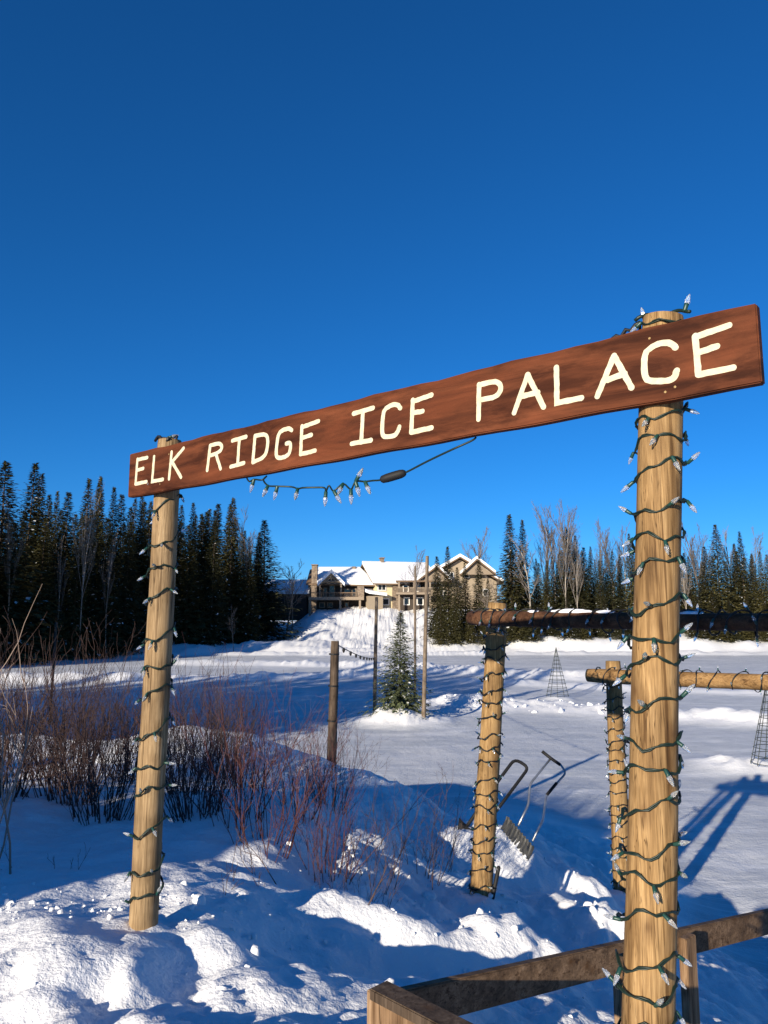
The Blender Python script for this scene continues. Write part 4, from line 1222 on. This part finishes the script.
SH = {'dark': [shrub_mesh(400 + i, 1.4, 66, 0.62, 4, 0.0055, M['stem_dark']) for i in range(3)],
      'brown': [shrub_mesh(410 + i, 1.3, 48, 0.6, 4, 0.0052, M['stem_brown']) for i in range(2)],
      'red': [shrub_mesh(420 + i, 1.2, 26, 0.55, 4, 0.0055, M['stem_red']) for i in range(3)],
      'thin': [shrub_mesh(430 + i, 0.95, 16, 0.75, 4, 0.0045, M['stem_brown']) for i in range(2)],
      'sprig': [shrub_mesh(440 + i, 0.4, 4, 0.8, 3, 0.004, M['stem_brown']) for i in range(2)],
      'pale': [shrub_mesh(450, 1.8, 9, 1.0, 4, 0.0080, M['stem_pale'], curve=-0.25)]}
H0 = {'dark': 1.4, 'brown': 1.3, 'red': 1.2, 'thin': 0.95, 'sprig': 0.4, 'pale': 1.8}
shr = [(-3.35, 6.9, 1.45, 'dark', 'dense dark willow shrub cut by the left edge of the view'), (-2.85, 7.2, 1.40, 'dark', 'dense dark willow shrub below the thin dark pole at left'), (-2.35, 6.7, 1.25, 'dark', 'dark willow shrub nearest the left post on its left side'),
       (-3.7, 8.6, 1.35, 'brown', 'brown willow shrub behind the shrubs at the left edge'), (-2.75, 8.8, 1.30, 'dark', 'dark willow shrub in the back row left of the left post'), (-1.95, 7.6, 1.20, 'dark', 'dark willow shrub straight behind the pale left post'),
       (-1.55, 6.7, 1.15, 'dark', 'dark willow shrub touching the right side of the left post'), (-2.0, 9.4, 1.25, 'brown', 'brown willow shrub farthest back behind the left post'), (-1.5, 8.6, 1.30, 'brown', 'tall brown shrub between left post and red shrubs'),
       (-1.22, 6.6, 1.32, 'red', 'tallest red-stemmed shrub right of the left post'), (-0.92, 6.2, 1.20, 'red', 'red-stemmed shrub at the front of the red group'), (-0.78, 7.2, 1.12, 'red', 'red-stemmed shrub in the middle, left of the dark post'),
       (-0.42, 6.3, 1.00, 'red', 'loose red-stemmed shrub just below the dark post'), (-0.55, 8.2, 0.95, 'brown', 'brown shrub close in front of the bank crest'), (-0.1, 6.7, 0.95, 'thin', 'thin spreading shrub right of the red shrubs'),
       (0.25, 7.2, 0.95, 'thin', 'sparse twiggy shrub near the middle gate post'), (0.5, 8.0, 0.75, 'thin', 'sparse low shrub on the bank left of the snow scoop'), (-0.2, 5.7, 0.60, 'thin', 'short bare twigs in the snow before the red shrubs'),
       (-0.85, 5.15, 0.45, 'sprig', 'small dry sprig in the snow below the red shrubs'), (-0.55, 5.35, 0.62, 'sprig', 'leaning dry sprig right of the small dry sprig'), (-2.2, 5.4, 0.34, 'sprig', 'tiny dry weed alone in the shaded snow left of the left post'),
       (-2.55, 4.9, 1.65, 'pale', 'pale arching willow branches at the left edge against the forest'), (-3.9, 7.6, 1.55, 'brown', 'tall brown shrub at the very left edge behind the pale branches'), (-3.2, 7.9, 1.4, 'dark', 'dark shrub squeezed between the front and back rows at left')]
cnt = {}
for x, y, h, kd, lab in shr:
    i = cnt.get(kd, 0); cnt[kd] = i + 1
    t = thing('willow_shrub', (x, y, gz(x, y) - 0.03), lab, 'shrub', 'bare willow shrubs on the bank', rz=trng.uniform(0, 6.28) if kd != 'pale' else 0.3)
    s = h / H0[kd]; t.scale = (s, s, s)
    link('stems', SH[kd][i % len(SH[kd])], t)

# ------------------------------------------------------------------ the houses on the hill
PX = 118.0 / (F * cp - (512 - 585) * sp)


def hz(py, Y): return at(384, py, Y).z


def hx(px, Y): return at(px, 590, Y).x


def roof_slab(mb, ridge_a, ridge_b, eave_a, eave_b, t, mi=0):
    """a sloping slab, thickness t straight up"""
    vs = [Vector(q_) for q_ in (ridge_a, ridge_b, eave_b, eave_a)]
    up = Vector((0, 0, t)); mb.add([*vs, *[q_ + up for q_ in vs]], [(0, 1, 2, 3), (7, 6, 5, 4), (0, 4, 5, 1), (1, 5, 6, 2), (2, 6, 7, 3), (3, 7, 4, 0)], mi)


def window(parent, x0, x1, z0, z1, y, frame='white'):
    mb = MB(); w = 0.14
    for lo, hi in (((x0, y - 0.08, z0), (x0 + w, y + 0.02, z1)), ((x1 - w, y - 0.08, z0), (x1, y + 0.02, z1)), ((x0 + w, y - 0.08, z1 - w), (x1 - w, y + 0.02, z1)), ((x0 + w, y - 0.08, z0), (x1 - w, y + 0.02, z0 + w))):
        mb.box(lo, hi)
    if x1 - x0 > 1.2: c = (x0 + x1) / 2; mb.box((c - 0.05, y - 0.06, z0 + w), (c + 0.05, y + 0.02, z1 - w))
    f = mb.build('window', M[frame], parent)
    mb = MB(); mb.box((x0 + w - .01, y - 0.03, z0 + w - .01), (x1 - w + .01, y - 0.005, z1 - w + .01)); mb.build('pane', M['glass'], f)


GZH = hz(608, 118)      # ground level at the houses
# house A: the lodge end on the left, X in metres from its own origin
xa = hx(340, 118); HA = thing('house', (xa, 118, GZH), 'dark timbered lodge unit with stone chimney and deck, leftmost on the hill', 'house', 'houses on the hill')
X = lambda px: (px - 340) * PX
Z = lambda py: hz(py, 118) - GZH
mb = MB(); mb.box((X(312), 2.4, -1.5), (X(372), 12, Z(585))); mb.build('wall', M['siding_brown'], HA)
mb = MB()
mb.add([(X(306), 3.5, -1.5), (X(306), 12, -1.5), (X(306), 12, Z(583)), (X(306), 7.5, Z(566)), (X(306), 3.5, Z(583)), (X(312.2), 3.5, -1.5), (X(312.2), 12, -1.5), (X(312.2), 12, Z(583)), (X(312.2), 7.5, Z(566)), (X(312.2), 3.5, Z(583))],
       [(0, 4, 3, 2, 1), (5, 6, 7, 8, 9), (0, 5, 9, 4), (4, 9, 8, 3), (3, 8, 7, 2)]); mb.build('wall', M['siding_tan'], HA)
mb = MB(); roof_slab(mb, (X(305), 7.5, Z(567.5)), (X(358), 7.5, Z(567.5)), (X(305), 1.4, Z(584.5)), (X(376), 1.4, Z(586)), 0.18)
roof_slab(mb, (X(305), 7.6, Z(567.5)), (X(358), 7.6, Z(567.5)), (X(305), 13.5, Z(585)), (X(376), 13.5, Z(585)), 0.18)
rf = mb.build('roof', M['trim'], HA)
mb = MB(); roof_slab(mb, (X(314), 7.5, Z(566.2)), (X(358), 7.5, Z(566.2)), (X(316), 1.5, Z(583.2)), (X(376), 1.5, Z(584.7)), 0.42)
mb.build('roof_snow', M['roof_snow'], rf)
mb = MB(); mb.box((X(350), 6.6, Z(569)), (X(354), 7.9, Z(563.5))); mb.build('vent', M['stone'], HA)
mb = MB(); mb.box((X(310.5), 1.6, -1.5), (X(316), 3.0, Z(564.5))); mb.box((X(310.0), 1.4, Z(564.5)), (X(316.5), 3.2, Z(563.6))); mb.build('chimney', M['stone'], HA)
# front gable over the balcony
mb = MB(); gA = (X(331), Z(573.5))
mb.add([(X(321), 0.4, Z(583.5)), (X(341), 0.4, Z(583.5)), (gA[0], 0.4, gA[1])], [(0, 1, 2)]); mb.build('gable_wall', M['siding_brown'], HA)
mb = MB()
for (a, b) in (((X(320), Z(584)), gA), ((X(342), Z(584)), gA)):
    mb.tube([(a[0], 0.25, a[1]), (b[0], 0.25, b[1] - 0.1)], 0.16, 4)
mb.tube([(X(322), 0.22, Z(581.5)), (X(340), 0.22, Z(581.5))], 0.15, 4); mb.tube([(X(331), 0.20, Z(581.5)), (X(331), 0.20, Z(575))], 0.13, 4)
mb.tube([(X(326), 0.18, Z(581.5)), (X(331), 0.18, Z(576.5))], 0.10, 4); mb.tube([(X(336), 0.18, Z(581.5)), (X(331), 0.18, Z(576.5))], 0.10, 4)
mb.build('truss', M['trim_pale'], HA)
mb = MB(); roof_slab(mb, (gA[0], -0.1, gA[1] + 0.1), (gA[0], 6.5, gA[1] + 0.1), (X(317.5), -0.1, Z(586)), (X(317.5), 4.0, Z(586)), 0.55)
roof_slab(mb, (gA[0] + .02, -0.1, gA[1] + 0.1), (gA[0] + .02, 6.5, gA[1] + 0.1), (X(344.5), -0.1, Z(586)), (X(344.5), 4.0, Z(586)), 0.55); mb.build('gable_snow', M['roof_snow'], HA)
# deck, posts, columns, rail
mb = MB(); mb.box((X(309), -0.6, Z(600)), (X(364), 2.5, Z(597))); mb.build('deck', M['trim_pale'], HA)
mb = MB(); mb.box((X(309), -0.5, Z(593.2)), (X(357), -0.42, Z(592.4)))
for k in range(38): xx = X(309) + (X(357) - X(309)) * k / 37; mb.box((xx - .02, -0.48, Z(597)), (xx + .02, -0.44, Z(593.2)))
mb.build('deck_rail', M['trim'], HA)
for px in (310.5, 340.5, 360): mb = MB(); mb.box((X(px - 1), -0.4, -1.5), (X(px + 1), 0.1, Z(600.05))); mb.build('deck_post', M['trim_pale'], HA)
for px0, px1 in ((319, 320.5), (340.2, 341.8)): mb = MB(); mb.box((X(px0), 0.1, Z(597)), (X(px1), 0.4, Z(583.5))); mb.build('column', M['trim_pale'], HA)
mb = MB(); mb.box((X(357.2), -0.35, Z(597)), (X(364), 0.9, Z(586.2))); mb.build('column', M['stone'], HA)
for a, b, c, d in ((322, 326, 587, 596.5), (328, 334, 584.5, 596.5), (343, 350, 588, 596.5), (351, 356, 588, 596.5), (318, 324, 602, 607.5), (326, 332, 602, 607.5), (344, 348, 602, 607)):
    window(HA, X(a), X(b), Z(d), Z(c), 2.38, 'trim_pale')

# house B: long yellow unit, turned a little
yawB = 0.28
xb = hx(376, 119); HB = thing('house', (xb, 119, GZH), 'pale yellow house with long snowy roof in the middle of the hill', 'house', 'houses on the hill', rz=yawB)
X2 = lambda px: (px - 376) * PX / math.cos(yawB) * 1.02
mb = MB(); ez, rz_ = Z(583), Z(562.5)
mb.add([(0, 0, -1.5), (X2(404), 0, -1.5), (X2(404), 0, ez), (0, 0, ez), (0, 12, -1.5), (X2(404), 12, -1.5), (X2(404), 12, ez), (0, 12, ez), (0, 6, rz_), (X2(404), 6, rz_)],
       [(0, 1, 2, 3), (1, 5, 6, 9, 2), (5, 4, 7, 6), (4, 0, 3, 8, 7)]); mb.build('wall', M['siding_yellow'], HB)
mb = MB(); e = 0.7
roof_slab(mb, (-e, 6, rz_ + .1), (X2(440), 6, rz_ + .1), (-e, -0.9, ez - 0.25), (X2(440), -0.9, ez - 0.25), 0.2); roof_slab(mb, (-e, 6.02, rz_ + .1), (X2(440), 6.02, rz_ + .1), (-e, 12.9, ez - 0.25), (X2(440), 12.9, ez - 0.25), 0.2)
rf = mb.build('roof', M['trim'], HB)
mb = MB(); roof_slab(mb, (-e, 6, rz_ + .32), (X2(440), 6, rz_ + .32), (-e, -0.85, ez - 0.03), (X2(440), -0.85, ez - 0.03), 0.42); mb.build('roof_snow', M['roof_snow'], rf)
mb = MB(); mb.box((X2(391), 5.6, rz_), (X2(394), 6.6, rz_ + 1.2)); mb.box((X2(390.4), 5.4, rz_ + 1.2), (X2(394.6), 6.8, rz_ + 1.36)); mb.build('vent', M['stone'], HB)
mb = MB(); mb.box((X2(392), -0.45, -1.5), (X2(401), 0.35, Z(583.3))); mb.build('corner_pier', M['stone'], HB)
window(HB, X2(377.5), X2(386), Z(590.5), Z(583.6), -0.01); window(HB, X2(382), X2(389), Z(605), Z(598), -0.01)
mb = MB(); mb.add([(-0.02, 3.2, Z(576)), (-0.02, 5.2, Z(576)), (-0.02, 5.2, Z(570)), (-0.02, 3.2, Z(570))], [(0, 1, 2, 3)]); f = mb.build('window', M['white'], HB)
f.data.materials[0] = M['trim']
# lower snowy lean-to between the two
mb = MB(); roof_slab(mb, (X2(363), 1.0, Z(590)), (X2(380), 1.0, Z(593.5)), (X2(366), -2.2, Z(594)), (X2(383), -2.2, Z(596)), 0.45); mb.build('porch_roof', M['roof_snow'], HB)
mb = MB(); mb.box((X2(366), -1.6, -1.5), (X2(380), -0.05, Z(596.2))); mb.build('porch', M['siding_tan'], HB)

# house C: big gables and two-storey balcony behind the clump of spruces
xc = hx(455, 118); HC = thing('house', (xc, 118, GZH), 'tan house with tall brown-trimmed gables and two-level balcony behind the spruce clump', 'house', 'houses on the hill')
X3 = lambda px: (px - 455) * PX
mb = MB()
mb.add([(X3(426), 3, -1.5), (X3(500), 3, -1.5), (X3(500), 3, Z(581)), (X3(462), 3, Z(558)), (X3(426), 3, Z(579.5)), (X3(426), 14, -1.5), (X3(500), 14, -1.5), (X3(500), 14, Z(581)), (X3(462), 14, Z(558)), (X3(426), 14, Z(579.5))],
       [(0, 1, 2, 3, 4), (6, 5, 9, 8, 7), (5, 0, 4, 9), (1, 6, 7, 2)]); mb.build('wall', M['siding_tan'], HC)
mb = MB(); pk = (X3(462), Z(556.8))
roof_slab(mb, (pk[0], 2.0, pk[1]), (pk[0], 14.5, pk[1]), (X3(420), 2.0, Z(581.5)), (X3(420), 14.5, Z(581.5)), 0.22); roof_slab(mb, (pk[0] + .02, 2.0, pk[1]), (pk[0] + .02, 14.5, pk[1]), (X3(506), 2.0, Z(583)), (X3(506), 14.5, Z(583)), 0.22)
rf = mb.build('roof', M['trim'], HC)
mb = MB(); roof_slab(mb, (pk[0], 2.1, pk[1] + .23), (pk[0], 14.5, pk[1] + .23), (X3(420), 2.1, Z(580)), (X3(420), 14.5, Z(580)), 0.45); roof_slab(mb, (pk[0] + .02, 2.1, pk[1] + .23), (pk[0] + .02, 14.5, pk[1] + .23), (X3(506), 2.1, Z(581.5)), (X3(506), 14.5, Z(581.5)), 0.45)
mb.build('roof_snow', M['roof_snow'], rf)
for ax, ay, l, r_, by, yy in ((437, 567.5, 417, 452, 581.5, 0.6), (478, 560, 462, 497, 574, 1.4)):
    mb = MB(); mb.add([(X3(l + 2), yy, Z(by)), (X3(r_ - 2), yy, Z(by)), (X3(ax), yy, Z(ay + 1)), (X3(l + 2), yy + 2.3, Z(by)), (X3(r_ - 2), yy + 2.3, Z(by)), (X3(ax), yy + 2.3, Z(ay + 1))], [(0, 1, 2), (5, 4, 3), (0, 3, 4, 1)]); mb.build('gable_wall', M['trim_pale'], HC)
    mb = MB(); roof_slab(mb, (X3(ax), yy - .6, Z(ay)), (X3(ax), yy + 3, Z(ay)), (X3(l), yy - .6, Z(by + .8)), (X3(l), yy + 3, Z(by + .8)), 0.28); roof_slab(mb, (X3(ax) + .02, yy - .6, Z(ay)), (X3(ax) + .02, yy + 3, Z(ay)), (X3(r_), yy - .6, Z(by + .8)), (X3(r_), yy + 3, Z(by + .8)), 0.28)
    rf = mb.build('gable_roof', M['trim'], HC)
    mb = MB(); roof_slab(mb, (X3(ax), yy - .5, Z(ay) + .29), (X3(ax), yy + 3, Z(ay) + .29), (X3(l), yy - .5, Z(by + .8) + .29), (X3(l), yy + 3, Z(by + .8) + .29), 0.42); roof_slab(mb, (X3(ax) + .02, yy - .5, Z(ay) + .29), (X3(ax) + .02, yy + 3, Z(ay) + .29), (X3(r_), yy - .5, Z(by + .8) + .29), (X3(r_), yy + 3, Z(by + .8) + .29), 0.42)
    mb.build('gable_snow', M['roof_snow'], rf)
mb = MB(); mb.box((X3(400.5), 1.6, -1.5), (X3(426), 2.9, Z(582))); mb.build('recess_wall', M['siding_brown'], HC)
mb = MB(); mb.box((X3(396), -0.6, Z(594.5)), (X3(438), 1.5, Z(592.5))); mb.build('balcony', M['trim_pale'], HC)
mb = MB(); mb.box((X3(398), -0.55, Z(588.4)), (X3(436), -0.45, Z(587.6)))
for k in range(40): xx = X3(398) + (X3(436) - X3(398)) * k / 39; mb.box((xx - .03, -0.53, Z(592.5)), (xx + .03, -0.47, Z(588.4)))
mb.build('balcony_rail', M['trim_pale'], HC)
for px in (399, 414, 430): mb = MB(); mb.box((X3(px - .8), -0.4, -1.5), (X3(px + .8), 0.0, Z(582))); mb.build('balcony_post', M['trim_pale'], HC)
mb = MB(); mb.box((X3(396), -0.5, Z(582)), (X3(432), 1.5, Z(580.6))); mb.build('balcony_beam', M['trim'], HC)
for a, b, c, d in ((403, 409, 584, 591.5), (416, 421, 584, 591.5), (404, 410, 597, 605), (417, 424, 597, 605)): window(HC, X3(a), X3(b), Z(d), Z(c), 1.58)
for a, b, c, d in ((452, 456, 571, 577), (444, 448, 590, 598), (485, 491, 588, 596), (466, 472, 570, 577)): window(HC, X3(a), X3(b), Z(d), Z(c), 2.98)

# house D: shaded outbuilding left of the lodge
xd = hx(284, 121); HD = thing('garage', (xd, 121, GZH - .4), 'low dark building with snowy roof in shade, left of the lodge', 'building')
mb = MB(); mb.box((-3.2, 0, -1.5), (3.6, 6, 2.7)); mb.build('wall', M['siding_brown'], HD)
mb = MB(); roof_slab(mb, (-3.6, 3, 4.6), (4.0, 3, 4.6), (-3.6, -0.5, 2.6), (4.0, -0.5, 2.6), 0.45); roof_slab(mb, (-3.6, 3.02, 4.6), (4.0, 3.02, 4.6), (-3.6, 6.5, 2.6), (4.0, 6.5, 2.6), 0.45); mb.build('roof', M['roof_snow'], HD)
window(HD, -1.6, 0.2, 0.8, 2.0, -0.01, 'trim')

# ------------------------------------------------------------------ light, sky, camera
EL, AZ = math.radians(15.0), math.radians(32)
sun = bpy.data.lights.new('sun', 'SUN'); sun.energy = 5.0; sun.angle = math.radians(0.5); sun.color = (1.0, 0.88, 0.70)
so = link('sun', sun); d = Vector((math.sin(AZ) * math.cos(EL), math.cos(AZ) * math.cos(EL), -math.sin(EL)))
so.rotation_mode = 'QUATERNION'; so.rotation_quaternion = d.to_track_quat('-Z', 'Y'); so.location = (-20, -30, 20)

w = bpy.data.worlds.new('World'); S.world = w; w.use_nodes = True
nt = w.node_tree; bg = nt.nodes['Background']
sky = nt.nodes.new('ShaderNodeTexSky'); sky.sky_type = 'NISHITA'; sky.sun_disc = False
sky.sun_elevation = EL; sky.sun_rotation = math.radians(180 + 32)
sky.altitude = 500; sky.air_density = 0.9; sky.dust_density = 0.0; sky.ozone_density = 9.5
hs = nt.nodes.new('ShaderNodeHueSaturation'); hs.inputs['Saturation'].default_value = 1.05; hs.inputs['Hue'].default_value = 0.497
nt.links.new(sky.outputs[0], hs.inputs['Color']); nt.links.new(hs.outputs[0], bg.inputs['Color']); bg.inputs['Strength'].default_value = 0.092

cam = bpy.data.cameras.new('camera'); co = link('camera', cam)
cam.sensor_fit = 'VERTICAL'; cam.sensor_height = 36; cam.lens = F / 1024 * 36
cam.clip_start = 0.05; cam.clip_end = 3000
co.location = (0, 0, EYE); co.rotation_euler = (math.pi / 2 + PITCH, 0, 0)
S.camera = co
S.view_settings.view_transform = 'Standard'; S.view_settings.look = 'None'
S.view_settings.exposure = 0.6; S.view_settings.gamma = 1.0; S.view_settings.use_curve_mapping = False
S.cycles.max_bounces = 6; S.cycles.transparent_max_bounces = 6
